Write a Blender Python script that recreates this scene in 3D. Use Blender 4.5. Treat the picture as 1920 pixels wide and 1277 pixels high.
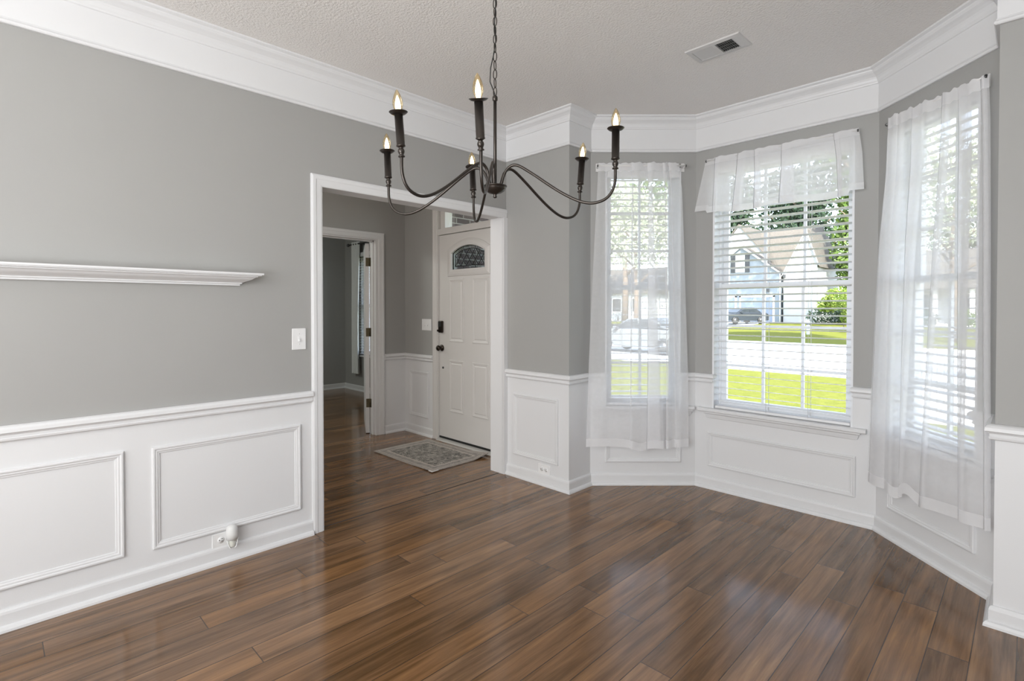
import bpy, bmesh, math, random
from mathutils import Vector, Matrix
random.seed(7)
PI = math.pi
S2 = math.sqrt(.5)
scene = bpy.context.scene
for o in list(bpy.data.objects):
    bpy.data.objects.remove(o)
COL = scene.collection

# ------------------------------------------------------------------ camera
cd = bpy.data.cameras.new('camera')
cam = bpy.data.objects.new('camera', cd)
COL.objects.link(cam)
cd.sensor_width = 36
cd.lens = 977.3447 / 1920 * 36
cd.shift_y = -46.3032 / 1920
cd.clip_start = .02
cd.clip_end = 400
YAW, PITCH, ROLL = .7836, -.0137, -.0003
rt = Vector((math.cos(YAW), math.sin(YAW), 0))
fw = Vector((-math.sin(YAW) * math.cos(PITCH), math.cos(YAW) * math.cos(PITCH), math.sin(PITCH)))
up = rt.cross(fw)
rt2 = rt * math.cos(ROLL) + up * math.sin(ROLL)
up2 = up * math.cos(ROLL) - rt * math.sin(ROLL)
mw = Matrix((rt2, up2, -fw)).transposed().to_4x4()
mw.translation = (2.9806, -2.9261, 1.3212)
cam.matrix_world = mw
scene.camera = cam

# ------------------------------------------------------------------ view, sky, sun, added fill light
scene.view_settings.view_transform = 'Standard'
scene.view_settings.look = 'None'
scene.view_settings.gamma = 1
scene.view_settings.use_curve_mapping = False
scene.view_settings.exposure = 0
world = bpy.data.worlds.new('sky')
scene.world = world
world.use_nodes = True
wn = world.node_tree
sky = wn.nodes.new('ShaderNodeTexSky')
sky.sky_type = 'NISHITA'
sky.sun_disc = False
sky.sun_elevation = math.radians(42)
sky.sun_rotation = math.radians(145)
sky.air_density = 1.0
sky.dust_density = .6
hazy = wn.nodes.new('ShaderNodeHueSaturation')
hazy.inputs['Saturation'].default_value = .6
wn.links.new(sky.outputs[0], hazy.inputs['Color'])
wn.links.new(hazy.outputs[0], wn.nodes['Background'].inputs[0])
wn.nodes['Background'].inputs[1].default_value = 1.25


def light(name, kind, loc, target, energy, color=(1, 1, 1), size=(1, 1), spread=None):
    ld = bpy.data.lights.new(name, kind)
    ld.energy = energy
    ld.color = color
    if kind == 'AREA':
        ld.shape = 'RECTANGLE'
        ld.size, ld.size_y = size
        if spread:
            ld.spread = spread
    o = bpy.data.objects.new(name, ld)
    COL.objects.link(o)
    o.location = loc
    o.rotation_euler = (Vector(target) - Vector(loc)).to_track_quat('-Z', 'Y').to_euler()
    return o


sun = light('sun', 'SUN', (0, 0, 30), Vector((-.45, .65, -.62)) + Vector((0, 0, 30)), 21.0, (1, .95, .86))
sun.data.angle = math.radians(.6)
# added fill lamps standing in for daylight from unseen rooms
light('rear_fill_light', 'AREA', (2.1, -5.25, 1.70), (1.8, 0, 1.25), 108, (.965, .985, 1), (2.6, 1.9))
light('side_fill_light', 'AREA', (3.42, -4.2, 1.45), (.6, -.4, 1.3), 24, (.965, .985, 1), (1.2, 1.9))  # no opening in this wall, lamp added to light the bay return
light('ceiling_bounce_fill', 'AREA', (2.5, -4.1, 1.0), (2.3, -3.0, 2.74), 39, (.975, .985, 1), (1.4, 1.2))  # added lamp aimed up to brighten the ceiling
light('foyer_fill_light', 'AREA', (-.5, -2.5, 2.1), (-1.75, .0, 1.0), 17, (1, .92, .83), (.8, .8))  # added fill, no fixture in the foyer
light('study_fill_light', 'AREA', (-3.4, -1.6, 2.5), (-3.6, -.6, 0), 26, (.95, 1, .93), (.8, .8))  # added fill lifting the dim study, no fixture there


# ------------------------------------------------------------------ materials
def sr(h):
    h = h.lstrip('#')
    r = []
    for i in (0, 2, 4):
        c = int(h[i:i + 2], 16) / 255
        r.append(c / 12.92 if c <= .04045 else ((c + .055) / 1.055) ** 2.4)
    return (*r, 1)


def newmat(name):
    m = bpy.data.materials.new(name)
    m.use_nodes = True
    return m, m.node_tree, m.node_tree.nodes['Principled BSDF']


def N(nt, t, **kw):
    n = nt.nodes.new(t)
    for k, v in kw.items():
        if k in ('operation', 'blend_type', 'data_type', 'noise_dimensions', 'feature', 'distance'):
            setattr(n, k, v)
        else:
            n.inputs[k].default_value = v
    return n


def mathn(nt, op, a, b=None, c=None):
    n = nt.nodes.new('ShaderNodeMath')
    n.operation = op
    for i, x in enumerate((a, b, c)):
        if x is None:
            continue
        if isinstance(x, (int, float)):
            n.inputs[i].default_value = x
        else:
            nt.links.new(x, n.inputs[i])
    return n.outputs[0]


def simple(name, col, rough=.5, metal=0, noise=0, nscale=8, bump=0, bscale=60, spec=None):
    """plain painted/metal surface with an optional slight procedural mottle and bump"""
    m, nt, b = newmat(name)
    b.inputs['Base Color'].default_value = col
    b.inputs['Roughness'].default_value = rough
    b.inputs['Metallic'].default_value = metal
    if spec is not None:
        b.inputs['Specular IOR Level'].default_value = spec
    tc = N(nt, 'ShaderNodeTexCoord')
    if noise:
        n = N(nt, 'ShaderNodeTexNoise', Scale=nscale, Detail=4)
        nt.links.new(tc.outputs['Object'], n.inputs['Vector'])
        mx = N(nt, 'ShaderNodeMix', data_type='RGBA')
        mx.inputs['A'].default_value = tuple(c * (1 - noise) for c in col[:3]) + (1,)
        mx.inputs['B'].default_value = tuple(min(1, c * (1 + noise)) for c in col[:3]) + (1,)
        nt.links.new(n.outputs['Fac'], mx.inputs['Factor'])
        nt.links.new(mx.outputs['Result'], b.inputs['Base Color'])
    if bump:
        n = N(nt, 'ShaderNodeTexNoise', Scale=bscale, Detail=3)
        nt.links.new(tc.outputs['Object'], n.inputs['Vector'])
        bp = N(nt, 'ShaderNodeBump', Strength=bump, Distance=.004)
        nt.links.new(n.outputs['Fac'], bp.inputs['Height'])
        nt.links.new(bp.outputs[0], b.inputs['Normal'])
    return m


WHITE = (.735, .737, .745, 1)
GRAY = (.365, .362, .35, 1)
M_trim = simple('white_trim_paint', WHITE, .38, noise=.015, nscale=3)


def two_tone():
    m, nt, b = newmat('two_tone_wall_paint')
    g = N(nt, 'ShaderNodeNewGeometry')
    sp = N(nt, 'ShaderNodeSeparateXYZ')
    nt.links.new(g.outputs['Position'], sp.inputs[0])
    f = mathn(nt, 'LESS_THAN', sp.outputs[2], .80)
    n = N(nt, 'ShaderNodeTexNoise', Scale=2.5, Detail=3)
    nt.links.new(g.outputs['Position'], n.inputs['Vector'])
    mg = N(nt, 'ShaderNodeMix', data_type='RGBA')
    mg.inputs['A'].default_value = tuple(c * .97 for c in GRAY[:3]) + (1,)
    mg.inputs['B'].default_value = tuple(c * 1.03 for c in GRAY[:3]) + (1,)
    nt.links.new(n.outputs['Fac'], mg.inputs['Factor'])
    mx = N(nt, 'ShaderNodeMix', data_type='RGBA')
    nt.links.new(f, mx.inputs['Factor'])
    nt.links.new(mg.outputs['Result'], mx.inputs['A'])
    mx.inputs['B'].default_value = WHITE
    nt.links.new(mx.outputs['Result'], b.inputs['Base Color'])
    r = mathn(nt, 'MULTIPLY_ADD', f, -.16, .55)
    nt.links.new(r, b.inputs['Roughness'])
    n2 = N(nt, 'ShaderNodeTexNoise', Scale=140, Detail=2)
    nt.links.new(g.outputs['Position'], n2.inputs['Vector'])
    bp = N(nt, 'ShaderNodeBump', Strength=.05, Distance=.003)
    nt.links.new(n2.outputs['Fac'], bp.inputs['Height'])
    nt.links.new(bp.outputs[0], b.inputs['Normal'])
    return m


M_wall = two_tone()
M_gray = simple('gray_wall_paint', GRAY, .55, bump=.05, bscale=140)


def ceiling_mat():
    m, nt, b = newmat('textured_ceiling_paint')
    g = N(nt, 'ShaderNodeNewGeometry')
    n = N(nt, 'ShaderNodeTexNoise', Scale=1.6, Detail=2)
    nt.links.new(g.outputs['Position'], n.inputs['Vector'])
    mg = N(nt, 'ShaderNodeMix', data_type='RGBA')
    mg.inputs['A'].default_value = (.80, .775, .75, 1)
    mg.inputs['B'].default_value = (.84, .82, .795, 1)
    nt.links.new(n.outputs['Fac'], mg.inputs['Factor'])
    nt.links.new(mg.outputs['Result'], b.inputs['Base Color'])
    b.inputs['Roughness'].default_value = .75
    n2 = N(nt, 'ShaderNodeTexNoise', Scale=85, Detail=3, Roughness=.6)
    nt.links.new(g.outputs['Position'], n2.inputs['Vector'])
    bp = N(nt, 'ShaderNodeBump', Strength=.55, Distance=.012)
    nt.links.new(n2.outputs['Fac'], bp.inputs['Height'])
    nt.links.new(bp.outputs[0], b.inputs['Normal'])
    return m


M_ceil = ceiling_mat()


def floor_mat():
    m, nt, b = newmat('brown_plank_floor')
    g = N(nt, 'ShaderNodeNewGeometry')
    sp = N(nt, 'ShaderNodeSeparateXYZ')
    nt.links.new(g.outputs['Position'], sp.inputs[0])
    W, L = .1245, 1.35
    px = mathn(nt, 'DIVIDE', mathn(nt, 'SUBTRACT', sp.outputs[0], .0895), W)
    ix = mathn(nt, 'FLOOR', px)
    fx = mathn(nt, 'FRACT', px)
    wn1 = N(nt, 'ShaderNodeTexWhiteNoise', noise_dimensions='1D')
    nt.links.new(ix, wn1.inputs['W'])
    py = mathn(nt, 'DIVIDE', mathn(nt, 'ADD', sp.outputs[1], mathn(nt, 'MULTIPLY', wn1.outputs['Value'], 9.7)), L)
    iy = mathn(nt, 'FLOOR', py)
    fy = mathn(nt, 'FRACT', py)
    cid = N(nt, 'ShaderNodeCombineXYZ')
    nt.links.new(ix, cid.inputs[0])
    nt.links.new(iy, cid.inputs[1])
    wn2 = N(nt, 'ShaderNodeTexWhiteNoise', noise_dimensions='2D')
    nt.links.new(cid.outputs[0], wn2.inputs['Vector'])
    # grain: stretched noise, shifted per plank
    gv = N(nt, 'ShaderNodeCombineXYZ')
    nt.links.new(mathn(nt, 'MULTIPLY_ADD', wn2.outputs['Value'], 37.0, mathn(nt, 'MULTIPLY', sp.outputs[0], 14.0)), gv.inputs[0])
    nt.links.new(mathn(nt, 'MULTIPLY_ADD', wn2.outputs['Value'], 11.0, mathn(nt, 'MULTIPLY', sp.outputs[1], .9)), gv.inputs[1])
    g1 = N(nt, 'ShaderNodeTexNoise', Scale=1.6, Detail=5, Roughness=.6, Distortion=.4)
    nt.links.new(gv.outputs[0], g1.inputs['Vector'])
    gv2 = N(nt, 'ShaderNodeCombineXYZ')
    nt.links.new(mathn(nt, 'MULTIPLY_ADD', wn2.outputs['Value'], 91.0, mathn(nt, 'MULTIPLY', sp.outputs[0], 95.0)), gv2.inputs[0])
    nt.links.new(mathn(nt, 'MULTIPLY', sp.outputs[1], 3.2), gv2.inputs[1])
    g2 = N(nt, 'ShaderNodeTexNoise', Scale=1.5, Detail=4, Roughness=.65)
    nt.links.new(gv2.outputs[0], g2.inputs['Vector'])
    t = mathn(nt, 'MULTIPLY_ADD', g1.outputs['Fac'], 1.15, mathn(nt, 'MULTIPLY_ADD', wn2.outputs['Value'], .20, -.29))
    t = mathn(nt, 'MULTIPLY_ADD', g2.outputs['Fac'], .34, mathn(nt, 'ADD', t, -.12))
    cr = nt.nodes.new('ShaderNodeValToRGB')
    nt.links.new(t, cr.inputs[0])
    e = cr.color_ramp.elements
    e[0].position = .12
    e[0].color = sr('46331f')
    e[1].position = .95
    e[1].color = sr('a07e5a')
    for p, c in ((.32, '5c4530'), (.5, '745840'), (.7, '88694c')):
        k = cr.color_ramp.elements.new(p)
        k.color = sr(c)
    hs = N(nt, 'ShaderNodeHueSaturation')
    nt.links.new(cr.outputs[0], hs.inputs['Color'])
    wn3 = N(nt, 'ShaderNodeTexWhiteNoise', noise_dimensions='3D')
    nt.links.new(cid.outputs[0], wn3.inputs['Vector'])
    nt.links.new(mathn(nt, 'MULTIPLY_ADD', wn3.outputs['Value'], .14, 1.0), hs.inputs['Saturation'])
    nt.links.new(mathn(nt, 'MULTIPLY_ADD', wn2.outputs['Value'], .16, 1.09), hs.inputs['Value'])
    # joints
    ex = mathn(nt, 'MINIMUM', fx, mathn(nt, 'SUBTRACT', 1, fx))
    ey = mathn(nt, 'MULTIPLY', mathn(nt, 'MINIMUM', fy, mathn(nt, 'SUBTRACT', 1, fy)), L / W)
    d = mathn(nt, 'MINIMUM', ex, ey)
    seam = nt.nodes.new('ShaderNodeMapRange')
    nt.links.new(d, seam.inputs[0])
    seam.inputs[1].default_value = .006
    seam.inputs[2].default_value = .02
    mx = N(nt, 'ShaderNodeMix', data_type='RGBA')
    nt.links.new(seam.outputs[0], mx.inputs['Factor'])
    mx.inputs['A'].default_value = sr('3a2a1c')
    nt.links.new(hs.outputs[0], mx.inputs['B'])
    nt.links.new(mx.outputs['Result'], b.inputs['Base Color'])
    b.inputs['Specular IOR Level'].default_value = .66
    nt.links.new(mathn(nt, 'MULTIPLY_ADD', g2.outputs['Fac'], .09, .10), b.inputs['Roughness'])
    hgt = mathn(nt, 'MULTIPLY_ADD', seam.outputs[0], 1.0, mathn(nt, 'MULTIPLY', g1.outputs['Fac'], .35))
    bp = N(nt, 'ShaderNodeBump', Strength=.08, Distance=.003)
    nt.links.new(hgt, bp.inputs['Height'])
    nt.links.new(bp.outputs[0], b.inputs['Normal'])
    return m


M_floor = floor_mat()
M_bronze = simple('dark_bronze_metal', (.06, .052, .046, 1), .30, .8, noise=.1, nscale=30)
M_brass = simple('aged_brass_hinge', (.12, .10, .06, 1), .42, .8, noise=.2, nscale=80)
M_knob = simple('oil_rubbed_bronze', (.05, .04, .033, 1), .28, .9, noise=.1, nscale=50)
M_black = simple('black_rubber', (.012, .012, .012, 1), .6, noise=.1)
M_door = simple('front_door_paint', (.66, .64, .62, 1), .42, noise=.02, nscale=3)
M_plate = simple('white_plastic_plate', (.82, .82, .82, 1), .35, noise=.01)
M_slot = simple('dark_slot', (.03, .03, .03, 1), .6, noise=.05)
M_slat = simple('white_faux_wood_slat', (.80, .80, .81, 1), .4, noise=.02, nscale=12)
M_cord = simple('white_cord', (.72, .72, .70, 1), .7, noise=.04, nscale=40)
M_vinyl = simple('white_vinyl_window', (.80, .81, .83, 1), .4, noise=.015)
M_rod = simple('white_enamel_rod', (.75, .74, .73, 1), .3, noise=.02)
M_gunmetal = simple('gunmetal', (.10, .10, .10, 1), .4, .7, noise=.1)


def glass_mat(name, tint=(.97, .98, .98, 1), refl=.5):
    m = bpy.data.materials.new(name)
    m.use_nodes = True
    nt = m.node_tree
    nt.nodes.clear()
    out = N(nt, 'ShaderNodeOutputMaterial')
    tr = N(nt, 'ShaderNodeBsdfTransparent')
    tr.inputs[0].default_value = tint
    gl = N(nt, 'ShaderNodeBsdfGlossy', Roughness=.02)
    fr = N(nt, 'ShaderNodeFresnel', IOR=1.45)
    mx = N(nt, 'ShaderNodeMixShader')
    nt.links.new(mathn(nt, 'MULTIPLY', fr.outputs[0], refl), mx.inputs[0])
    nt.links.new(tr.outputs[0], mx.inputs[1])
    nt.links.new(gl.outputs[0], mx.inputs[2])
    nt.links.new(mx.outputs[0], out.inputs[0])
    return m


M_glass = glass_mat('window_glass', refl=.35)
M_fanglass = glass_mat('leaded_glass', (.80, .83, .83, 1), .6)
M_bulbglass = glass_mat('bulb_glass', (1, .90, .72, 1), .6)
M_bottle = simple('cloudy_refill', (.66, .66, .60, 1), .15, noise=.05)


def sheer_mat(name, opacity):
    m = bpy.data.materials.new(name)
    m.use_nodes = True
    nt = m.node_tree
    nt.nodes.clear()
    out = N(nt, 'ShaderNodeOutputMaterial')
    tr = N(nt, 'ShaderNodeBsdfTransparent')
    df = N(nt, 'ShaderNodeBsdfDiffuse')
    df.inputs[0].default_value = (.95, .95, .96, 1)
    tl = N(nt, 'ShaderNodeBsdfTranslucent')
    tl.inputs[0].default_value = (.93, .93, .95, 1)
    mx1 = N(nt, 'ShaderNodeMixShader')
    mx1.inputs[0].default_value = .36
    nt.links.new(df.outputs[0], mx1.inputs[1])
    nt.links.new(tl.outputs[0], mx1.inputs[2])
    tc = N(nt, 'ShaderNodeTexCoord')
    n = N(nt, 'ShaderNodeTexNoise', Scale=40, Detail=2)
    nt.links.new(tc.outputs['Object'], n.inputs['Vector'])
    lw = N(nt, 'ShaderNodeLayerWeight', Blend=.35)
    op = mathn(nt, 'ADD', mathn(nt, 'MULTIPLY_ADD', n.outputs['Fac'], .05, opacity - .025), mathn(nt, 'MULTIPLY', lw.outputs['Facing'], .12))
    mx = N(nt, 'ShaderNodeMixShader')
    nt.links.new(op, mx.inputs[0])
    nt.links.new(tr.outputs[0], mx.inputs[1])
    nt.links.new(mx1.outputs[0], mx.inputs[2])
    nt.links.new(mx.outputs[0], out.inputs[0])
    return m


M_sheer = sheer_mat('sheer_voile', .49)
M_val = sheer_mat('sheer_valance_voile', .68)
M_hem = sheer_mat('sheer_voile_hem', .82)
M_drape = simple('white_drape', (.75, .76, .75, 1), .8, noise=.03, nscale=20)


def emit_mat(name, col, strength):
    m = bpy.data.materials.new(name)
    m.use_nodes = True
    nt = m.node_tree
    nt.nodes.clear()
    out = N(nt, 'ShaderNodeOutputMaterial')
    e = N(nt, 'ShaderNodeEmission', Strength=strength)
    e.inputs[0].default_value = col
    nt.links.new(e.outputs[0], out.inputs[0])
    return m


M_filament = emit_mat('glowing_filament', (1, .80, .48, 1), 9)


# ------------------------------------------------------------------ mesh helpers
class MB:
    """collects vertices and faces of ONE mesh object"""

    def __init__(s):
        s.v = []
        s.f = []
        s.mi = []
        s.cur = 0
        s.smooth = []

    def add(s, vs, fs, smooth=False):
        o = len(s.v)
        s.v += [tuple(v) for v in vs]
        for f in fs:
            s.f.append([i + o for i in f])
            s.mi.append(s.cur)
            s.smooth.append(smooth)

    def box(s, x0, x1, y0, y1, z0, z1, M=None):
        vs = [Vector((x, y, z)) for z in (z0, z1) for y in (y0, y1) for x in (x0, x1)]
        if M:
            vs = [M @ v for v in vs]
        s.add(vs, [(0, 2, 3, 1), (4, 5, 7, 6), (0, 1, 5, 4), (2, 6, 7, 3), (0, 4, 6, 2), (1, 3, 7, 5)])

    def prism(s, poly, ax, a, b):
        """polygon (2D) extruded along axis ax ('x','y','z') from a to b"""
        def P(p, t):
            return {'x': (t, p[0], p[1]), 'y': (p[0], t, p[1]), 'z': (p[0], p[1], t)}[ax]
        n = len(poly)
        vs = [P(p, a) for p in poly] + [P(p, b) for p in poly]
        fs = [list(range(n)), list(range(2 * n - 1, n - 1, -1))]
        for i in range(n):
            j = (i + 1) % n
            fs.append((i, i + n, j + n, j))
        s.add(vs, fs)

    def lathe(s, prof, c=(0, 0, 0), n=20, M=None, smooth=True):
        """prof: (radius, z) list"""
        vs, fs = [], []
        k = len(prof)
        for i in range(n):
            a = 2 * PI * i / n
            for r, z in prof:
                p = Vector((c[0] + r * math.cos(a), c[1] + r * math.sin(a), c[2] + z))
                vs.append(M @ p if M else p)
        for i in range(n):
            j = (i + 1) % n
            for q in range(k - 1):
                fs.append((i * k + q, j * k + q, j * k + q + 1, i * k + q + 1))
        s.add(vs, fs, smooth)

    def tube(s, pts, r, n=10, smooth=True, caps=True, flat=1):
        pts = [Vector(p) for p in pts]
        rs = r if isinstance(r, (list, tuple)) else [r] * len(pts)
        vs, fs = [], []
        d0 = (pts[1] - pts[0]).normalized()
        ref = Vector((0, 0, 1)) if abs(d0.z) < .9 else Vector((1, 0, 0))
        u = d0.cross(ref).normalized()
        for i, p in enumerate(pts):
            d = (pts[min(i + 1, len(pts) - 1)] - pts[max(i - 1, 0)]).normalized()
            u = (u - d * u.dot(d)).normalized()
            w = d.cross(u)
            for k in range(n):
                a = 2 * PI * k / n
                vs.append(p + (u * math.cos(a) + w * math.sin(a) * flat) * rs[i])
        for i in range(len(pts) - 1):
            for k in range(n):
                j = (k + 1) % n
                fs.append((i * n + k, i * n + j, (i + 1) * n + j, (i + 1) * n + k))
        if caps:
            fs.append(list(range(n - 1, -1, -1)))
            fs.append([(len(pts) - 1) * n + k for k in range(n)])
        s.add(vs, fs, smooth)

    def sphere(s, c, r, n=14, sz=1, M=None):
        prof = [(r * math.sin(PI * i / (n // 2)), -r * sz * math.cos(PI * i / (n // 2))) for i in range(n // 2 + 1)]
        s.lathe(prof, c, n, M)

    def sweep(s, path, prof, nrm, closed=False, segs=None):
        """profile (a,b): a to the left of the path (nrm x dir), b along nrm; mitred corners"""
        nrm = Vector(nrm)
        P = [Vector(p) for p in path]
        n = len(P)
        def side(i, j):
            return nrm.cross((P[j] - P[i]).normalized())
        rings = []
        for i in range(n):
            if closed or 0 < i < n - 1:
                a = side((i - 1) % n, i)
                b = side(i, (i + 1) % n)
                m = a + b
                m = m / (m.dot(a)) if m.length > 1e-6 else a
            elif i == 0:
                m = side(0, 1)
            else:
                m = side(n - 2, n - 1)
            rings.append([P[i] + m * q[0] + nrm * q[1] for q in prof])
        k = len(prof)
        todo = segs if segs is not None else range(n if closed else n - 1)
        for i in todo:
            j = (i + 1) % n
            vs = rings[i] + rings[j]
            fs = [(q, (q + 1) % k, (q + 1) % k + k, q + k) for q in range(k)]
            fs += [list(range(k - 1, -1, -1)), list(range(k, 2 * k))]
            s.add(vs, fs)

    def build(s, name, mat, parent=None, bevel=0, loc=None, rotz=0, recalc=True, solid=0):
        me = bpy.data.meshes.new(name)
        me.from_pydata(s.v, [], s.f)
        mats = mat if isinstance(mat, (list, tuple)) else [mat]
        for m in mats:
            me.materials.append(m)
        me.polygons.foreach_set('material_index', s.mi)
        me.polygons.foreach_set('use_smooth', s.smooth)
        if recalc:
            bm = bmesh.new()
            bm.from_mesh(me)
            bmesh.ops.recalc_face_normals(bm, faces=bm.faces)
            bm.to_mesh(me)
            bm.free()
        me.update()
        o = bpy.data.objects.new(name, me)
        COL.objects.link(o)
        if parent:
            o.parent = parent
        if loc is not None:
            o.location = loc
            o.rotation_euler = (0, 0, rotz)
        if bevel:
            b = o.modifiers.new('bevel', 'BEVEL')
            b.width = bevel
            b.segments = 2
            b.limit_method = 'ANGLE'
        return o


def tag(o, label, cat, group=None, kind=None):
    o['label'] = label
    o['category'] = cat
    if group:
        o['group'] = group
    if kind:
        o['kind'] = kind
    return o


def empty(name, loc, label, cat, rotz=0, group=None, kind=None):
    o = bpy.data.objects.new(name, None)
    o.empty_display_size = .05
    COL.objects.link(o)
    o.location = loc
    o.rotation_euler = (0, 0, rotz)
    return tag(o, label, cat, group, kind)


def one(fn, name, mat, **kw):
    m = MB()
    fn(m)
    return m.build(name, mat, **kw)


# ------------------------------------------------------------------ room plan
H = 2.74
C0 = Vector((0, 0, 0))
C1 = Vector((.6406, 0, 0))
C2 = Vector((.6406, .2542, 0))
C3 = Vector((1.198, .8116, 0))
C4 = Vector((2.3313, .8116, 0))
C5 = Vector((2.8788, .264, 0))
C6 = Vector((2.8788, .0154, 0))
C7 = Vector((3.515, .0154, 0))
YB = -5.6
C8 = Vector((3.515, YB, 0))
C9 = Vector((0, YB, 0))
LBL = (C3 - C2).length
LBM = (C4 - C3).length
LBR = (C5 - C4).length
OPZ0, OPZ1 = .592, 2.372       # window openings
D_Y0, D_Y1, D_Z = -1.526, -.0395, 2.047   # cased opening in the left wall
WT = .141


def st(o, label, cat):
    return tag(o, label, cat, kind='structure')


# floor, ceiling
fb = MB()
fb.box(-5.4, 3.8, YB - .2, 1.6, -.12, 0)
st(fb.build('floor', M_floor), 'glossy brown wood plank floor running through all the rooms', 'floor')
one(lambda m: m.tube([(-.043, D_Y0 + .01, .0006), (-.043, D_Y1 - .01, .0006)], .004, 6, flat=.4), 'trim_1', M_slot)
st(bpy.data.objects['trim_1'], 'thin dark floor seam across the cased doorway', 'floor seam')
cb = MB()
cb.box(-5.4, 3.8, YB - .2, 1.6, H, H + .15)
st(cb.build('ceiling', M_ceil), 'textured greige ceiling over the dining room', 'ceiling')

# dining room walls
w = MB()
w.box(-WT, 0, YB - .1, D_Y0 - .008, 0, H)
w.box(-WT, 0, D_Y1 + .008, .40, 0, H)
w.box(-WT, 0, D_Y0 - .008, D_Y1 + .008, D_Z + .008, H)
st(w.build('wall_left', M_wall), 'long gray and white wall with the cased doorway and ledge shelf', 'wall')
w = MB()
w.box(0, C1.x, 0, .14, 0, H)
st(w.build('wall_back', M_wall), 'narrow gray and white wall right of the cased doorway', 'wall')
w = MB()
w.box(C1.x - .14, C1.x, .14, C2.y + .06, 0, H)
st(w.build('wall_alcove_left', M_wall), 'short return wall leading into the bay on the left', 'wall')
w = MB()
w.box(C6.x, C6.x + .14, C6.y + .14, C5.y + .06, 0, H)
st(w.build('wall_alcove_right', M_wall), 'short return wall of the bay behind the right curtain', 'wall')
w = MB()
w.box(C6.x, C7.x + .14, C6.y, C6.y + .14, 0, H)
st(w.build('wall_back_right', M_wall), 'gray and white wall at the far right edge of the view', 'wall')
w = MB()
w.box(C7.x, C7.x + .14, YB - .1, C7.y + .14, 0, H)
st(w.build('wall_right', M_wall), 'right side wall of the dining room, out of the view', 'wall')
w = MB()
w.box(-.1, C8.x + .14, YB - .14, YB, 0, H)
st(w.build('wall_rear', M_wall), 'rear wall of the room behind the camera', 'wall')

WTB = .16


def bay_wall(name, C, L, ang, s0, s1, label):
    m = MB()
    e = .065
    m.box(-e, s0, 0, WTB, 0, H)
    m.box(s1, L + e, 0, WTB, 0, H)
    m.box(s0, s1, 0, WTB, 0, OPZ0 - .022)
    m.box(s0, s1, 0, WTB, OPZ1, H)
    st(m.build(name, M_wall, loc=C, rotz=ang), label, 'wall')


A45 = PI / 4
BL0, BL1 = .110, .676
BM0, BM1 = 1.328 - C3.x, 2.210 - C3.x
BR0, BR1 = .104, .670
bay_wall('wall_bay_left', C2, LBL, A45, BL0, BL1, 'left angled wall of the bay around a curtained window')
bay_wall('wall_bay_middle', C3, LBM, 0, BM0, BM1, 'middle wall of the bay around the wide window')
bay_wall('wall_bay_right', C4, LBR, -A45, BR0, BR1, 'right angled wall of the bay around a curtained window')

# profiles: a = into the room, b = z
RAILP = [(0, .842), (.014, .843), (.024, .838), (.031, .829), (.032, .815), (.024, .811), (.017, .803), (.0165, .793), (.020, .789), (.018, .781), (.012, .777), (0, .776)]
BASEP = [(0, .086), (.007, .085), (.012, .078), (.014, .068), (.014, .024), (.024, .020), (.030, .010), (.031, 0), (0, 0)]
CROWNP = [(0, 2.4845), (.014, 2.4845), (.018, 2.489), (.018, 2.497), (.012, 2.504), (.009, 2.512), (.008, 2.652),
          (.014, 2.655), (.016, 2.662), (.020, 2.668), (.024, 2.680), (.030, 2.690), (.042, 2.700), (.054, 2.708), (.062, 2.718), (.064, 2.724), (.070, 2.727), (.078, 2.731), (.078, 2.74), (0, 2.74)]
RING = [C7, C6, C5, C4, C3, C2, C1, C0, C9, C8]
SEGN = ['back_right', 'alcove_right', 'bay_right', 'bay_middle', 'bay_left', 'alcove_left', 'back', 'left', 'rear', 'right']
SEGL = ['on the wall at the far right edge', 'on the right return of the bay', 'above the right bay window', 'above the middle bay window',
        'above the left bay window', 'on the left return of the bay', 'on the narrow wall right of the doorway', 'along the long left wall', 'along the rear wall behind the camera', 'along the right side wall']
TN = [1]


def trim(m, label, cat='trim', mat=None, bevel=0, loc=None, rotz=0):
    TN[0] += 1
    return st(m.build('trim_%d' % TN[0], mat or M_trim, bevel=bevel, loc=loc, rotz=rotz), label, cat)


for i in range(len(RING)):
    m = MB()
    m.sweep(RING, CROWNP, (0, 0, 1), closed=True, segs=[i])
    trim(m, 'white crown molding and frieze board ' + SEGL[i], 'crown molding')

# baseboards (the left wall's stops at the doorway casing)
BRING = RING[:]
for i in range(len(RING)):
    m = MB()
    if SEGN[i] == 'left':
        m.sweep([(0, -1.598, 0), C9, C8], BASEP, (0, 0, 1), segs=[0])
    elif SEGN[i] == 'back':
        m.sweep([C2, C1, (.0, 0, 0)], BASEP, (0, 0, 1), segs=[1])
    else:
        m.sweep(RING, BASEP, (0, 0, 1), closed=True, segs=[i])
    lb = SEGL[i].replace('above the', 'under the')
    st(m.build('baseboard_' + SEGN[i], M_trim), 'white baseboard with shoe molding ' + lb, 'baseboard')

# chair rails
def Lp(C, ang, s, off=0, z=0):
    return Vector((C.x + s * math.cos(ang) - off * math.sin(ang), C.y + s * math.sin(ang) + off * math.cos(ang), z))


def rail(path, label, segs=None):
    m = MB()
    m.sweep(path, RAILP, (0, 0, 1), segs=segs)
    trim(m, label, 'chair rail')


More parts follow.
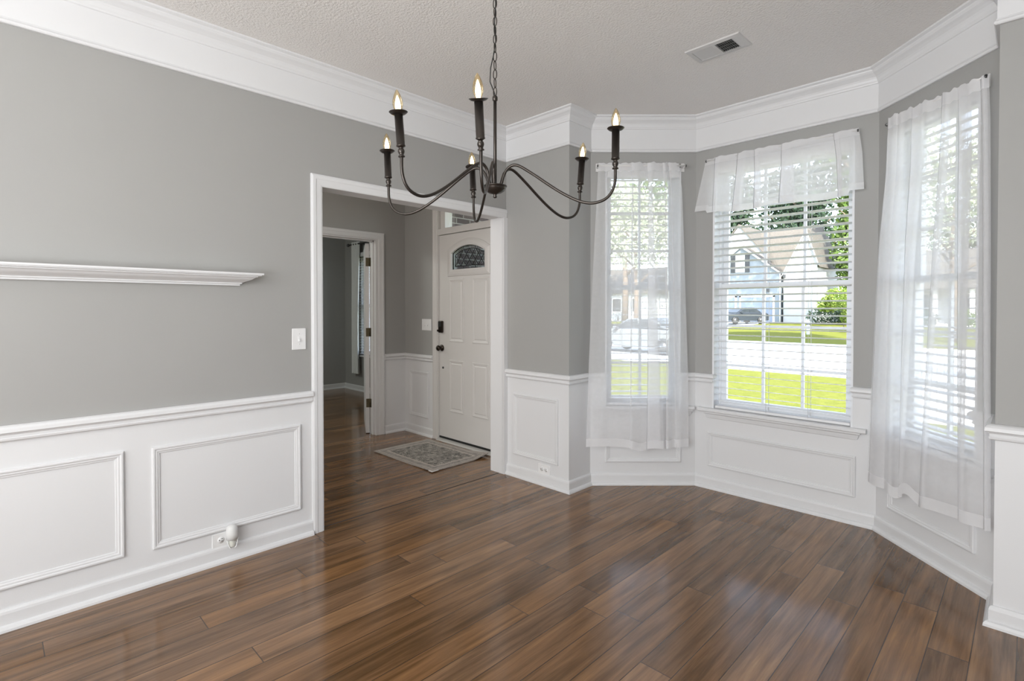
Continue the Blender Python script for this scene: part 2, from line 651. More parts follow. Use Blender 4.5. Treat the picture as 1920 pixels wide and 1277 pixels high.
RE = .006   # returned ends
rail([C9, C8, C7, C6, C5], 'white chair rail on the wall at the far right edge', [2])
rail([(C7.x, YB, 0), C7, C6], 'white chair rail along the right side wall', [0])
rail([C7, C6, C5, Lp(C4, -A45, BR1 + .012), Lp(C4, -A45, BR1 + .012, .03)], 'white chair rail wrapping the right return of the bay', [1, 2, 3])
rail([Lp(C4, -A45, BR0 - .012, .03), Lp(C4, -A45, BR0 - .012), C4, Vector((2.3313 - .105, .8116, 0)), Vector((2.3313 - .105, .84, 0))], 'short chair rail between the middle and right bay windows', [0, 1, 2, 3])
rail([Vector((C3.x + .120, .84, 0)), Vector((C3.x + .120, .8116, 0)), C3, Lp(C2, A45, BL1 + .012), Lp(C2, A45, BL1 + .012, .03)], 'short chair rail between the left and middle bay windows', [0, 1, 2, 3])
rail([Lp(C2, A45, BL0 - .02, .03), Lp(C2, A45, BL0 - .02), C2, C1, C0], 'white chair rail wrapping the left corner of the bay', [0, 1, 2])
rail([C2, C1, Vector((.004, 0, 0))], 'white chair rail on the narrow wall right of the doorway', [1])
rail([Vector((0, -1.598, 0)), C9], 'white chair rail along the long left wall', [0])

# picture-frame moldings: a = inward from the outer edge, b = out of the wall
FRAMEP = [(0, 0), (0, .010), (.004, .013), (.010, .013), (.014, .009), (.021, .009), (.025, .006), (.031, .005), (.033, 0)]


def frame_rect(C, ang, s0, s1, z0, z1, label):
    # local frame: x along the wall, -y into the room
    m = MB()
    m.sweep([(s0, 0, z0), (s1, 0, z0), (s1, 0, z1), (s0, 0, z1)], FRAMEP, (0, -1, 0), closed=True)
    trim(m, label, 'panel molding', loc=C, rotz=ang)


for q, (a, b) in enumerate(((-2.382, -1.666), (-3.21, -2.492), (-4.04, -3.32), (-4.87, -4.15))):
    frame_rect(Vector((0, 0, 0)), PI / 2, a, b, .169 if q else .165, .66 if q else .656,
               ['white rectangular panel molding on the left wall nearest the doorway', 'white rectangular panel molding on the left wall at the left edge of the view',
                'panel molding on the left wall beside the camera', 'panel molding on the left wall behind the camera'][q])
frame_rect(C0, 0, .083, .543, .174, .655, 'upright white panel molding on the narrow wall right of the doorway')
frame_rect(C2, A45, .114, .68, .169, .416, 'low panel molding under the left bay window')
frame_rect(C3, 0, 1.297 - C3.x, 2.227 - C3.x, .164, .416, 'wide low panel molding under the middle bay window')
frame_rect(C4, -A45, .101, .67, .166, .416, 'low panel molding under the right bay window')

# doorway casing, jamb lining
CASEP = [(0, 0), (0, .012), (.010, .017), (.026, .017), (.032, .014), (.060, .012), (.068, .009), (.070, .006), (.070, 0)]
m = MB()
m.sweep([(-1.598, 0, 0), (-1.598, 0, 2.110), (-.004, 0, 2.110)], [(-a, b) for a, b in CASEP], (0, -1, 0))
m.box(-.0395, .0, -.015, 0, 0, 2.045)
trim(m, 'white casing around the wide doorway to the foyer', 'door casing', loc=(0, 0, 0), rotz=PI / 2)
m = MB()
m.box(-WT - .002, .002, D_Y1, D_Y1 + .012, 0, D_Z + .012)
m.box(-WT - .002, .002, D_Y0 - .012, D_Y0, 0, D_Z + .012)
m.box(-WT - .002, .002, D_Y0, D_Y1, D_Z, D_Z + .012)
trim(m, 'white jamb lining inside the wide doorway to the foyer', 'door jamb')

# ------------------------------------------------------------------ bay windows
ZG = [.655, .906, 1.195, 1.465, 1.503, 1.766, 2.052, 2.322]


def make_window(num, C, ang, s0, s1, ncol, where):
    root = empty('window_%d' % num, Vector(C) + Vector((0, 0, OPZ0)), 'white double-hung window with muntins in the %s wall of the bay' % where, 'window', ang, kind='structure')
    zz = OPZ0
    def P(fn, name, mat, bevel=0):
        mb = MB()
        fn(mb)
        return mb.build(name, mat, root, bevel)
    def fr(mb):   # jamb liner and frame
        t = .012
        mb.box(s0, s0 + t, -.002, .10, 0, OPZ1 - zz)
        mb.box(s1 - t, s1, -.002, .10, 0, OPZ1 - zz)
        mb.box(s0 + t, s1 - t, -.002, .10, OPZ1 - zz - t, OPZ1 - zz)
        f = .028
        mb.box(s0, s0 + f, .085, WTB + .01, -.02, OPZ1 - zz)
        mb.box(s1 - f, s1, .085, WTB + .01, -.02, OPZ1 - zz)
        mb.box(s0, s1, .085, WTB + .01, OPZ1 - zz - .03, OPZ1 - zz)
        mb.box(s0, s1, .06, WTB + .03, -.02, .022)
    P(fr, 'frame', M_vinyl)
    g0, g1 = s0 + .066, s1 - .057
    def sash(mb, za, zb, zlist, y0, y1, rl, ru):
        mb.box(s0 + .026, g0, y0, y1, za, zb)
        mb.box(g1, s1 - .026, y0, y1, za, zb)
        mb.box(g0, g1, y0, y1, za, za + rl)
        mb.box(g0, g1, y0, y1, zb - ru, zb)
        mw_ = .018
        for k in range(1, ncol):
            x = g0 + (g1 - g0) * k / ncol
            mb.box(x - mw_ / 2, x + mw_ / 2, y0 + .007, y1 - .003, za + rl, zb - ru)
        for z in zlist:
            mb.box(g0, g1, y0 + .008, y1 - .004, z - mw_ / 2, z + mw_ / 2)
    P(lambda mb: sash(mb, .02, ZG[4] - zz, [ZG[1] - zz, ZG[2] - zz], .092, .120, ZG[0] - zz - .02, ZG[4] - ZG[3]), 'lower_sash', M_vinyl)
    P(lambda mb: sash(mb, ZG[3] - zz, OPZ1 - zz - .028, [ZG[5] - zz, ZG[6] - zz], .122, .150, ZG[4] - ZG[3], OPZ1 - .028 - ZG[7]), 'upper_sash', M_vinyl)
    P(lambda mb: mb.box(g0 - .005, g1 + .005, .105, .108, ZG[0] - zz - .005, ZG[3] - zz + .005), 'glass_pane', M_glass)
    P(lambda mb: mb.box(g0 - .005, g1 + .005, .136, .139, ZG[4] - zz - .005, ZG[7] - zz + .005), 'glass_pane', M_glass)


make_window(1, C2, A45, BL0, BL1, 2, 'left')
make_window(2, C3, 0, BM0, BM1, 3, 'middle')
make_window(3, C4, -A45, BR0, BR1, 2, 'right')


def stool(C, ang, s0, s1, a0, a1, label):
    m = MB()
    prof = [(-.04, .566), (-.036, .584), (-.030, .590), (.088, .592), (.088, .566)]
    m.prism([(p[0], p[1]) for p in [(-.034, .566), (-.040, .572), (-.040, .584), (-.034, .5915), (0, .5925), (0, .566)]], 'x', s0, s1)
    trim(m, 'white window stool ' + label, 'window sill', loc=C, rotz=ang)
    m = MB()
    AP = [(0, .566), (-.028, .566), (-.027, .556), (-.018, .548), (-.014, .534), (-.010, .520), (0, .516)]
    # mitred ends: swept with returns
    m.sweep([(a0, .012, 0), (a0, 0, 0), (a1, 0, 0), (a1, .012, 0)], [(a, b) for a, b in AP], (0, 0, 1))
    trim(m, 'white apron molding ' + label, 'window apron', loc=C, rotz=ang)


def sill_board(C, ang, s0, s1, label):
    m = MB()
    m.box(s0, s1, .001, .088, .568, .5925)
    trim(m, 'sill board ' + label, 'window sill', loc=C, rotz=ang)


stool(C2, A45, .016, .772, .05, .738, 'under the left bay window')
stool(C3, 0, 1.232 - C3.x, 2.284 - C3.x, 1.300 - C3.x, 2.226 - C3.x, 'under the middle bay window')
stool(C4, -A45, .004, .764, .04, .73, 'under the right bay window')
sill_board(C2, A45, BL0, BL1, 'inside the left bay window recess')
sill_board(C3, 0, BM0, BM1, 'inside the middle bay window recess')
sill_board(C4, -A45, BR0, BR1, 'inside the right bay window recess')


# ------------------------------------------------------------------ blinds
def make_blind(C, ang, s0, s1, tilt, label, cords, tassels):
    z0 = OPZ0 + .002
    root = empty('window_blind', Vector(C) + Vector((0, 0, z0)), label, 'window blind', ang, group='horizontal blinds in the bay windows')
    a, b = s0 + .016, s1 - .016
    def P(fn, name, mat, parent=root, bevel=0):
        mb = MB()
        fn(mb)
        return mb.build(name, mat, parent, bevel)
    y = .034
    def slats(mb):
        zb, zt = .648 - z0, 2.285 - z0
        n = 35
        for k in range(n):
            z = zb + (zt - zb) * k / (n - 1)
            M = Matrix.Translation((0, y, z)) @ Matrix.Rotation(tilt, 4, 'X')
            # gently crowned slat
            pr = [(-.025, -.0013), (-.012, .0002), (0, .0008), (.012, .0002), (.025, -.0013), (.025, .0013), (.012, .0029), (0, .0035), (-.012, .0029), (-.025, .0013)]
            nn = len(pr)
            vs = [M @ Vector((a, p[0], p[1])) for p in pr] + [M @ Vector((b, p[0], p[1])) for p in pr]
            fs = [list(range(nn)), list(range(2 * nn - 1, nn - 1, -1))] + [(i, i + nn, (i + 1) % nn + nn, (i + 1) % nn) for i in range(nn)]
            mb.add(vs, fs)
    P(slats, 'slats', M_slat)
    def head(mb):
        mb.prism([(.0, 2.302 - z0), (.004, 2.300 - z0), (.058, 2.300 - z0), (.058, 2.358 - z0), (.0, 2.358 - z0), (-.004, 2.352 - z0), (-.004, 2.310 - z0)], 'x', a - .002, b + .002)
    P(head, 'headrail', M_slat)
    P(lambda mb: mb.box(a, b, y - .026, y + .026, .001, .019), 'bottom_rail', M_slat, bevel=.003)
    for s in cords:
        def lad(mb):
            for yy in (y - .027, y + .027):
                mb.tube([(s, yy, .010), (s, yy, 2.30 - z0)], .0010, 5)
            mb.tube([(s + .012, y, .010), (s + .012, y, 2.30 - z0)], .0009, 5)
        P(lad, 'ladder_cord', M_cord)
    for s, zt in tassels:
        c = P(lambda mb: mb.tube([(s, -.010, zt + .035 - z0), (s, -.010, 2.30 - z0)], .0011, 5), 'pull_cord', M_cord)
        P(lambda mb: mb.lathe([(0, .036), (.004, .036), (.005, .03), (.008, .004), (.007, 0), (0, 0)], (s, -.010, zt - z0), 10), 'tassel', M_cord, c)


make_blind(C2, A45, BL0, BL1, math.radians(1.5), 'white blind behind the left sheer curtain, slats open', (.235, .520), ((.205, 1.230), (.19, 1.150), (.60, 1.245), (.592, 1.165)))
make_blind(C3, 0, BM0, BM1, math.radians(-8), 'white open blind in the middle bay window, hanging below the short valance', (.115, .50, .76), ())
make_blind(C4, -A45, BR0, BR1, math.radians(5), 'white blind behind the right sheer curtain, slats open', (.205, .43, .53), ((.60, 1.20), (.59, 1.12)))


# ------------------------------------------------------------------ curtains
def lerp(a, b, t):
    return a + (b - a) * t


def pw(tab, x):
    if x <= tab[0][0]:
        return tab[0][1]
    for (x0, y0), (x1, y1) in zip(tab, tab[1:]):
        if x <= x1:
            return lerp(y0, y1, (x - x0) / (x1 - x0))
    return tab[-1][1]


def cloth(root, name, edgeL, edgeR, ztop, zbot, pleats, off0, ripple, hem, header, offR=0, nv=70, topruffle=.006, seed=1, mat=None):
    """sheer panel: pleats = (fraction_top, width_top, fraction_bottom, width_bottom) folded double;
    edgeL/R(v) give the side edges, ztop/zbot(u) the top and bottom lines, v runs 0 (top) to 1"""
    rnd = random.Random(seed)
    # parameter list along the cloth: (piecewise w as function of v)
    cols = []
    step = .008
    segs = []
    ps = sorted(pleats)
    cur = ('edge', 0)
    nodes = [lambda v: 0.0]
    offs = [0.0]
    for (p0, d0, p1, d1) in ps:
        def f(v, k, p0=p0, d0=d0, p1=p1, d1=d1):
            p = lerp(p0, p1, v)
            d = lerp(d0, d1, v)
            return p + d * k
        nodes.append(lambda v, f=f: f(v, 1))
        offs.append(.000)
        nodes.append(lambda v, f=f: f(v, 0))
        offs.append(-.011)
        nodes.append(lambda v, f=f: f(v, 1.05))
        offs.append(-.022)
    nodes.append(lambda v: 1.0)
    offs.append(0.0)
    param = []
    for i in range(len(nodes) - 1):
        w0, w1 = nodes[i](.5), nodes[i + 1](.5)
        n = max(4, int(abs(w1 - w0) / step))
        for k in range(n):
            t = k / n
            param.append((i, t))
    param.append((len(nodes) - 2, 1.0))
    phases = [rnd.uniform(0, 6.28) for _ in range(4)]
    vs, mi = [], []
    nu = len(param)
    for j in range(nv + 1):
        v = j / nv
        sl, sr_ = edgeL(v), edgeR(v)
        for (i, t) in param:
            ts = t
            w_ = lerp(nodes[i](v), nodes[i + 1](v), ts)
            tt = t * t * (3 - 2 * t)
            o = lerp(offs[i], offs[i + 1], tt)
            o += ripple * (math.sin(w_ * 23 + phases[0]) * (.35 + .65 * v) + .6 * math.sin(w_ * 41 + phases[1] + v * 2) + .4 * math.sin(w_ * 11 + phases[2]) * v)
            zt = ztop(w_) + topruffle * .45 * (math.sin(w_ * 71 + phases[3]) + .8 * math.sin(w_ * 37 + phases[0]) + .5 * math.sin(w_ * 113)) * max(0, 1 - v * 12)
            z = lerp(zt, zbot(w_), v)
            vs.append((lerp(sl, sr_, w_), -(off0 + offR * v) + o, z))
    body, hemf = [], []
    for j in range(nv):
        for i in range(nu - 1):
            q = (j * nu + i, j * nu + i + 1, (j + 1) * nu + i + 1, (j + 1) * nu + i)
            v = (j + .5) / nv
            (hemf if (v > 1 - hem or v < header) else body).append(q)
    def mk(nm, faces, mat, keep):
        used = sorted({i for f in faces for i in f})
        rm = {k: n for n, k in enumerate(used)}
        mb = MB()
        mb.add([vs[i] for i in used], [[rm[i] for i in f] for f in faces], True)
        return mb.build(nm, mat, root, recalc=False)
    mk(name, body, mat or M_sheer, 0)
    # hems: stitched double fabric
    for nm, cond in (('hem', lambda v: v > 1 - hem), ('rod_pocket', lambda v: v < header)):
        fs = [q for q in hemf if cond((q[0] // nu + .5) / nv)]
        if fs:
            mk(nm, fs, M_hem, 0)


# left curtain
GC = 'sheer curtain panels on the bay windows'
rt_ = empty('sheer_curtain', Vector(C2), 'white sheer curtain hanging to below the sill of the left bay window', 'curtain', A45, group=GC)
cloth(rt_, 'sheer_panel',
      lambda v: pw([(0, .050), (.32, .014), (.7, -.022), (1, -.044)], v),
      lambda v: pw([(0, .640), (.09, .664), (.33, .682), (.55, .695), (.75, .708), (1, .712)], v),
      lambda w: 2.392, lambda w: .303 + .006 * math.sin(w * 9) - .022 * math.exp(-((w - .53) / .07) ** 2) - .012 * math.exp(-((w - .78) / .1) ** 2),
      [(.405, .022, .42, .012), (.60, .045, .585, .15), (.79, .02, .775, .012), (.865, .012, .86, .012)], .056, .003, .024, .030, offR=.03, seed=3)
# right curtain
rt_ = empty('sheer_curtain', Vector(C4), 'white sheer curtain with gathered left side on the right bay window', 'curtain', -A45, group=GC)
RL = [(0, .148), (.15, .135), (.33, .09), (.6, .060), (.8, .040), (1, .028)]
RR = [(0, .760), (.10, .772), (.35, .785), (.6, .795), (.8, .806), (1, .815)]
cloth(rt_, 'sheer_panel', lambda v: pw(RL, v), lambda v: pw(RR, v),
      lambda w: lerp(2.392, 2.365, w), lambda w: .300 + .012 * w * w * 3 - .022 * math.exp(-((w - .29) / .05) ** 2) + .028 * math.exp(-((w - .40) / .05) ** 2) - .012 * math.exp(-((w - .5) / .05) ** 2),
      [(.02, .085, .03, .10), (.115, .08, .14, .10), (.30, .12, .325, .015), (.62, .055, .50, .045), (.76, .105, .80, .025), (.955, .03, .965, .025)], .050, .004, .024, .030, offR=.016, topruffle=.009, seed=5)
# valance over the middle window
rt_ = empty('window_valance', Vector(C3), 'short white sheer valance across the top of the middle bay window', 'valance', 0)
cloth(rt_, 'sheer_panel',
      lambda v: pw([(0, 1.297 - C3.x), (1, 1.212 - C3.x)], v), lambda v: pw([(0, 2.239 - C3.x), (.4, 2.258 - C3.x), (1, 2.268 - C3.x)], v),
      lambda w: 2.400, lambda w: 2.034 if (w < .09 or w > .935) else 2.006 + .010 * math.sin(w * 14),
      [(.075, .035, .13, .03), (.245, .06, .26, .06), (.365, .03, .40, .05), (.545, .06, .55, .10), (.86, .03, .875, .02)], .054, .003, .12, .10, nv=36, topruffle=.004, seed=9, mat=M_val)

# curtain rods
GR = 'slim curtain rods above the bay windows'
def rod(C, ang, s0, s1, z, label, off=-.055, inset=.045):
    root = empty('curtain_rod', Lp(C, ang, 0, 0, z), label, 'curtain rod', ang, group=GR)
    m = MB()
    m.tube([(s0, off, 0), (s1, off, 0)], .008, 10, flat=.7)
    m.build('rod', M_rod, root)
    for e, t in ((s0, s0 + inset), (s1, s1 - inset)):
        s = t
        m = MB()
        m.tube([(s, off - .002, 0), (s, off * .5, 0), (s, -.006, 0)], .009, 8)
        m.box(s - .012, s + .012, -.006, -.0005, -.03, .03)
        m.build('bracket', M_rod, root)
        m = MB()
        s = e
        e = .006 if s == s1 else -.006
        m.tube([(s - e * .2, off, 0), (s + e, off, 0)], .0088, 10)
        m.build('end_cap', M_gunmetal, root)


rod(C2, A45, .046, .690, 2.372, 'slim white rod carrying the left sheer curtain, its right end bare', inset=.004)
rod(C3, 0, 1.303 - C3.x, 2.233 - C3.x, 2.388, 'slim white rod inside the valance of the middle window')
rod(C4, -A45, .142, .752, 2.362, 'slim white rod carrying the right sheer curtain')

# ------------------------------------------------------------------ ledge shelf on the left wall
m = MB()
SH = [(.0, 1.443), (.0, 1.4505), (.008, 1.4525), (.008, 1.4575), (.012, 1.460), (.018, 1.463), (.026, 1.466), (.036, 1.470), (.046, 1.475), (.056, 1.483), (.062, 1.4865), (.068, 1.4875), (.068, 1.492), (.082, 1.4935), (.082, 1.4985), (.0905, 1.4985), (.0905, 1.5075), (0, 1.5075)]
core = [(.0, -1.988, 0), (.0165, -1.988, 0), (.0165, -3.35, 0), (.0, -3.35, 0)]
m.sweep(core, SH, (0, 0, 1))
m.box(.0005, .0166, -3.35, -1.988, 1.443, 1.5075)
sh = m.build('ledge_shelf', M_trim)
tag(sh, 'long white crown-profile ledge shelf mounted on the left wall', 'shelf')


# ------------------------------------------------------------------ switches, outlets
def plate_obj(name, loc, rotz, w, h, label, cat, toggles=0, sockets=(), horiz=False, group=None):
    root = empty(name, loc, label, cat, rotz, group=group)
    m = MB()
    m.box(-w / 2, w / 2, -.006, 0, -h / 2, h / 2)
    m.build('cover_plate', M_plate, root, bevel=.003)
    for k in range(toggles):
        x = (k - (toggles - 1) / 2) * .046
        m = MB()
        m.box(x - .0055, x + .0055, -.0085, -.005, -.013, .013)
        m.build('toggle_slot', M_plate, root)
        m = MB()
        m.box(x - .004, x + .004, -.018, -.006, -.011, .001, Matrix.Translation((0, 0, .0)) @ Matrix.Rotation(.25, 4, 'X'))
        m.build('toggle', M_plate, root, bevel=.001)
        for z in (-.030, .030):
            m = MB()
            m.lathe([(0, 0), (.003, 0), (.003, .0015), (0, .0015)], (0, 0, 0), 10, Matrix.Translation((x, -.006, z)) @ Matrix.Rotation(PI / 2, 4, 'X'))
            m.build('screw', M_plate, root)
    for x in sockets:
        m = MB()
        m.lathe([(0, 0), (.0165, 0), (.0165, .0022), (0, .0022)], (0, 0, 0), 20, Matrix.Translation((x, -.0055, 0)) @ Matrix.Rotation(PI / 2, 4, 'X'))
        r = m.build('receptacle', M_plate, root)
        m = MB()
        for dz in (-.0065, .0065):
            m.box(x + .001, x + .009, -.0083, -.007, dz - .0013, dz + .0013)
        m.lathe([(0, 0), (.0028, 0), (.0028, .001), (0, .001)], (0, 0, 0), 8, Matrix.Translation((x - .007, -.0074, 0)) @ Matrix.Rotation(PI / 2, 4, 'X'))
        m.build('socket_slots', M_slot, r)
    return root


plate_obj('light_switch', (0, -1.671, 1.1475), PI / 2, .080, .122, 'white single light switch on the left wall beside the doorway casing', 'light switch', 1)
plate_obj('light_switch', (-1.455, .276, 1.155), 0, .162, .118, 'white double light switch on the foyer wall left of the front door', 'light switch', 2)
plate_obj('power_outlet', (0, -2.066, .119), PI / 2, .122, .074, 'white sideways wall outlet with a plug-in air freshener, on the left wall', 'power outlet', 0, (-.020, .022))
plate_obj('power_outlet', (.408, 0, .118), 0, .118, .074, 'empty white sideways wall outlet on the narrow wall right of the doorway', 'power outlet', 0, (-.020, .022))

# plug-in air freshener
root = empty('air_freshener', (0, -2.044, .119), 'small white plug-in air freshener with a clear refill bottle, in the left wall outlet', 'air freshener', PI / 2)
m = MB()
m.lathe([(0, .078), (.012, .077), (.022, .070), (.027, .058), (.028, .030), (.0285, .004), (.026, .004), (.024, .030), (0, .03)], (0, -.042, 0), 20)
m.build('warmer_body', simple('frosted_white_plastic', (.72, .72, .71, 1), .35, noise=.02), root)
m = MB()
m.box(-.016, .016, -.022, -.007, -.012, .050)
m.build('plug_block', M_plate, root, bevel=.004)
m = MB()
m.lathe([(0, .030), (.009, .030), (.010, .006), (.016, .0), (.017, -.030), (.014, -.036), (0, -.036)], (0, -.042, 0), 18)
m.build('refill_bottle', M_bottle, root)
m = MB()
m.lathe([(0, .028), (.0105, .028), (.0105, .010), (0, .010)], (0, -.042, 0), 14)
m.build('bottle_collar', M_plate, root)
for sx in (-1, 1):
    m = MB()
    m.tube([(sx * .026, -.05, .006), (sx * .023, -.053, -.012), (sx * .016, -.058, -.034), (sx * .008, -.06, -.038)], .0025, 8)
    m.build('guard_arm', M_plate, root)

# ------------------------------------------------------------------ foyer
FX, FY = -1.854, .276
DX0, DX1 = -1.257, -.345       # front door slab
w = MB()
w.box(FX - .12, DX0 - .03, FY, FY + .15, 0, H)
w.box(DX1 + .03, .0, FY, FY + .15, 0, H)
w.box(DX0 - .03, DX1 + .03, FY, FY + .15, 2.42, H)
st(w.build('wall_foyer_front', M_wall), 'foyer front wall around the front door', 'wall')
SD0, SD1, SDZ = -.87, -.085, 2.03   # study doorway in the foyer side wall
w = MB()
w.box(FX - .116, FX, YB, SD0 - .01, 0, H)
w.box(FX - .116, FX, SD1 + .01, FY + .15, 0, H)
w.box(FX - .116, FX, SD0 - .01, SD1 + .01, SDZ + .01, H)
st(w.build('wall_foyer_side', M_wall), 'foyer side wall with the doorway to the study', 'wall')
w = MB()
w.box(FX, -WT, -3.7, -3.6, 0, H)
st(w.build('wall_foyer_rear', M_gray), 'rear wall of the foyer, hidden by the left wall', 'wall')

m = MB()
m.sweep([(DX0 - .075, FY, 0), (FX, FY, 0), (FX, SD1 + .09, 0)], BASEP, (0, 0, 1), segs=[0])
st(m.build('baseboard_foyer_front', M_trim), 'white baseboard on the foyer wall left of the front door', 'baseboard')
m = MB()
m.sweep([(DX0 - .075, FY, 0), (FX, FY, 0), (FX, SD1 + .10, 0)], BASEP, (0, 0, 1), segs=[1])
st(m.build('baseboard_foyer_side', M_trim), 'white baseboard between the study doorway and the foyer corner', 'baseboard')
rail([(DX0 - .075, FY, 0), (FX, FY, 0), (FX, SD1 + .10, 0)], 'white chair rail on the foyer wall left of the front door', [0])
rail([(DX0 - .075, FY, 0), (FX, FY, 0), (FX, SD1 + .10, 0)], 'white chair rail between the study doorway and the foyer corner', [1])
frame_rect(Vector((0, FY, 0)), 0, -1.762, -1.424, .184, .66, 'upright white panel molding on the foyer wall left of the front door')
# study doorway casing and jamb
m = MB()
m.sweep([(SD0 - .10, 0, 0), (SD0 - .10, 0, 2.11), (SD1 + .10, 0, 2.11), (SD1 + .10, 0, 0)], [(-a * 1.0, b) for a, b in CASEP], (0, -1, 0))
trim(m, 'white casing around the study doorway', 'door casing', loc=(FX, 0, 0), rotz=PI / 2)
m = MB()
for y0, y1 in ((SD1, SD1 + .032), (SD0 - .032, SD0)):
    m.box(FX - .12, FX + .004, y0, y1, 0, SDZ + .02)
m.box(FX - .12, FX + .004, SD0, SD1, SDZ, SDZ + .02)
m.box(FX - .07, FX - .035, SD1 - .012, SD1, 0, SDZ)
m.box(FX - .07, FX - .035, SD0, SD1, SDZ - .012, SDZ)
trim(m, 'white jamb with door stop in the study doorway', 'door jamb')

# front door (structure with parts)
fd = empty('door_1', (DX0, FY + .012, .035), 'off-white front door with leaded fan glass and four raised panels', 'front door', kind='structure')
DW = DX1 - DX0
DH = 2.018
def arch(x0, x1, zs, rise, n=16):
    c = (x0 + x1) / 2
    hw = (x1 - x0) / 2
    R = (hw * hw + rise * rise) / (2 * rise)
    out = []
    for k in range(n + 1):
        x = x1 + (x0 - x1) * k / n
        out.append((x, zs + rise - R + math.sqrt(max(0, R * R - (x - c) ** 2))))
    return out


gx0, gx1 = -1.052 - DX0, -.558 - DX0
gz0, gzs, grise = 1.700 - .035, 1.862 - .035, .068
ap = arch(gx0, gx1, gzs, grise)
m = MB()
# slab built around the arched light
m.box(0, gx0, 0, .044, 0, DH)
m.box(gx1, DW, 0, .044, 0, DH)
m.box(gx0, gx1, 0, .044, 0, gz0)
top = list(ap)
for k in range(len(top) - 1):
    (xa, za), (xb, zb_) = top[k], top[k + 1]
    m.prism([(xb, zb_), (xa, za), (xa, DH), (xb, DH)], 'y', 0, .044)
m.build('door_slab', M_door, fd)
# raised frame of the fan light
m = MB()
path = [(gx0, 0, gz0), (gx1, 0, gz0)] + [(p[0], 0, p[1]) for p in ap]
m.sweep(path, [(.004, 0), (.002, .016), (-.014, .020), (-.040, .016), (-.060, .008), (-.064, 0)], (0, -1, 0), closed=True)
m.build('light_frame', M_door, fd)
m = MB()
m.prism([(gx0, gz0), (gx1, gz0)] + ap, 'y', .018, .026)
gl = m.build('fan_glass', M_fanglass, fd)
m = MB()
ly = .014
def lead(pts, r=.0038):
    m.tube([(p[0], ly, p[1]) for p in pts], r, 6)
ia = arch(gx0 + .035, gx1 - .035, gzs - .022, grise * .82)
lead([(gx0 + .035, gz0 + .034), (gx1 - .035, gz0 + .034)] + ia + [(gx0 + .035, gz0 + .034)])
lead([(gx0, gz0), (gx1, gz0)] + ap + [(gx0, gz0)], .006)
gw = gx1 - gx0 - .07
for d in (-1, 1):
    for k in range(-2, 7):
        xa = gx0 + .035 + gw * k / 5
        pts = []
        for t in range(25):
            z = gz0 + .034 + .2 * t / 24
            x = xa + d * (z - gz0 - .034) * .78 if d > 0 else xa + gw * .2 + d * (z - gz0 - .034) * .78
            xc = (gx0 + gx1) / 2
            hw = gw / 2
            R_ = (hw * hw + (grise * .82) ** 2) / (2 * grise * .82)
            if abs(x - xc) > hw:
                continue
            ztop = gzs - .022 + grise * .82 - R_ + math.sqrt(max(0, R_ * R_ - (x - xc) ** 2))
            if z > ztop:
                continue
            pts.append((x, z))
        if len(pts) > 1:
            lead(pts)
for fx_ in (.33, .67):
    xx = gx0 + (gx1 - gx0) * fx_
    lead([(xx, gz0), (xx, gz0 + .034)])
    lead([(xx, gzs + .03), (xx, gzs + .066)], .003)
m.build('leading', M_black, gl)
for (x0, x1, z0, z1) in ((-1.096, -.872, .994, 1.612), (-.748, -.517, .994, 1.612), (-1.096, -.872, .302, .816), (-.748, -.517, .302, .816)):
    m = MB()
    m.sweep([(x0 - DX0, 0, z0 - .035), (x1 - DX0, 0, z0 - .035), (x1 - DX0, 0, z1 - .035), (x0 - DX0, 0, z1 - .035)],
            [(0, 0), (.002, .006), (.010, .008), (.020, .004), (.032, .001), (.042, .006), (.046, .006), (.046, 0)], (0, -1, 0), closed=True)
    x0 += .046
    x1 -= .046
    m.box(x0 - DX0, x1 - DX0, -.005, .0, z0 + .046 - .035, z1 - .046 - .035)
    m.build('raised_panel', M_door, fd)
m = MB()
m.box(.0, DW, -.004, .04, -.022, .004)
m.build('door_sweep', M_black, fd)
m = MB()
kx = .040
m.box(kx - .030, kx + .030, -.028, 0, 1.045, 1.165)
lk = m.build('keypad_deadbolt', M_knob, fd, bevel=.008)
m = MB()
m.box(kx - .024, kx + .024, -.031, -.027, 1.105, 1.158)
m.build('keypad_face', M_black, lk, bevel=.002)
m = MB()
m.box(kx - .030, kx - .004, -.044, -.027, 1.056, 1.078)
m.build('thumb_turn', M_knob, lk, bevel=.006)
m = MB()
Mk = Matrix.Translation((kx + .004, 0, .892)) @ Matrix.Rotation(PI / 2, 4, 'X')
m.lathe([(0, .002), (.032, .001), (.033, .006), (.026, .010), (.012, .014), (.011, .030), (.022, .036), (.028, .046), (.028, .054), (.020, .064), (0, .067)], (0, 0, 0), 22, Mk)
m.build('door_knob', M_knob, fd)
m = MB()
m.lathe([(0, 0), (.012, 0), (.010, .006), (0, .008)], (0, 0, 0), 12, Matrix.Translation((kx + .020, 0, .695)) @ Matrix.Rotation(PI / 2, 4, 'X'))
m.build('hole_cover', M_gunmetal, fd)
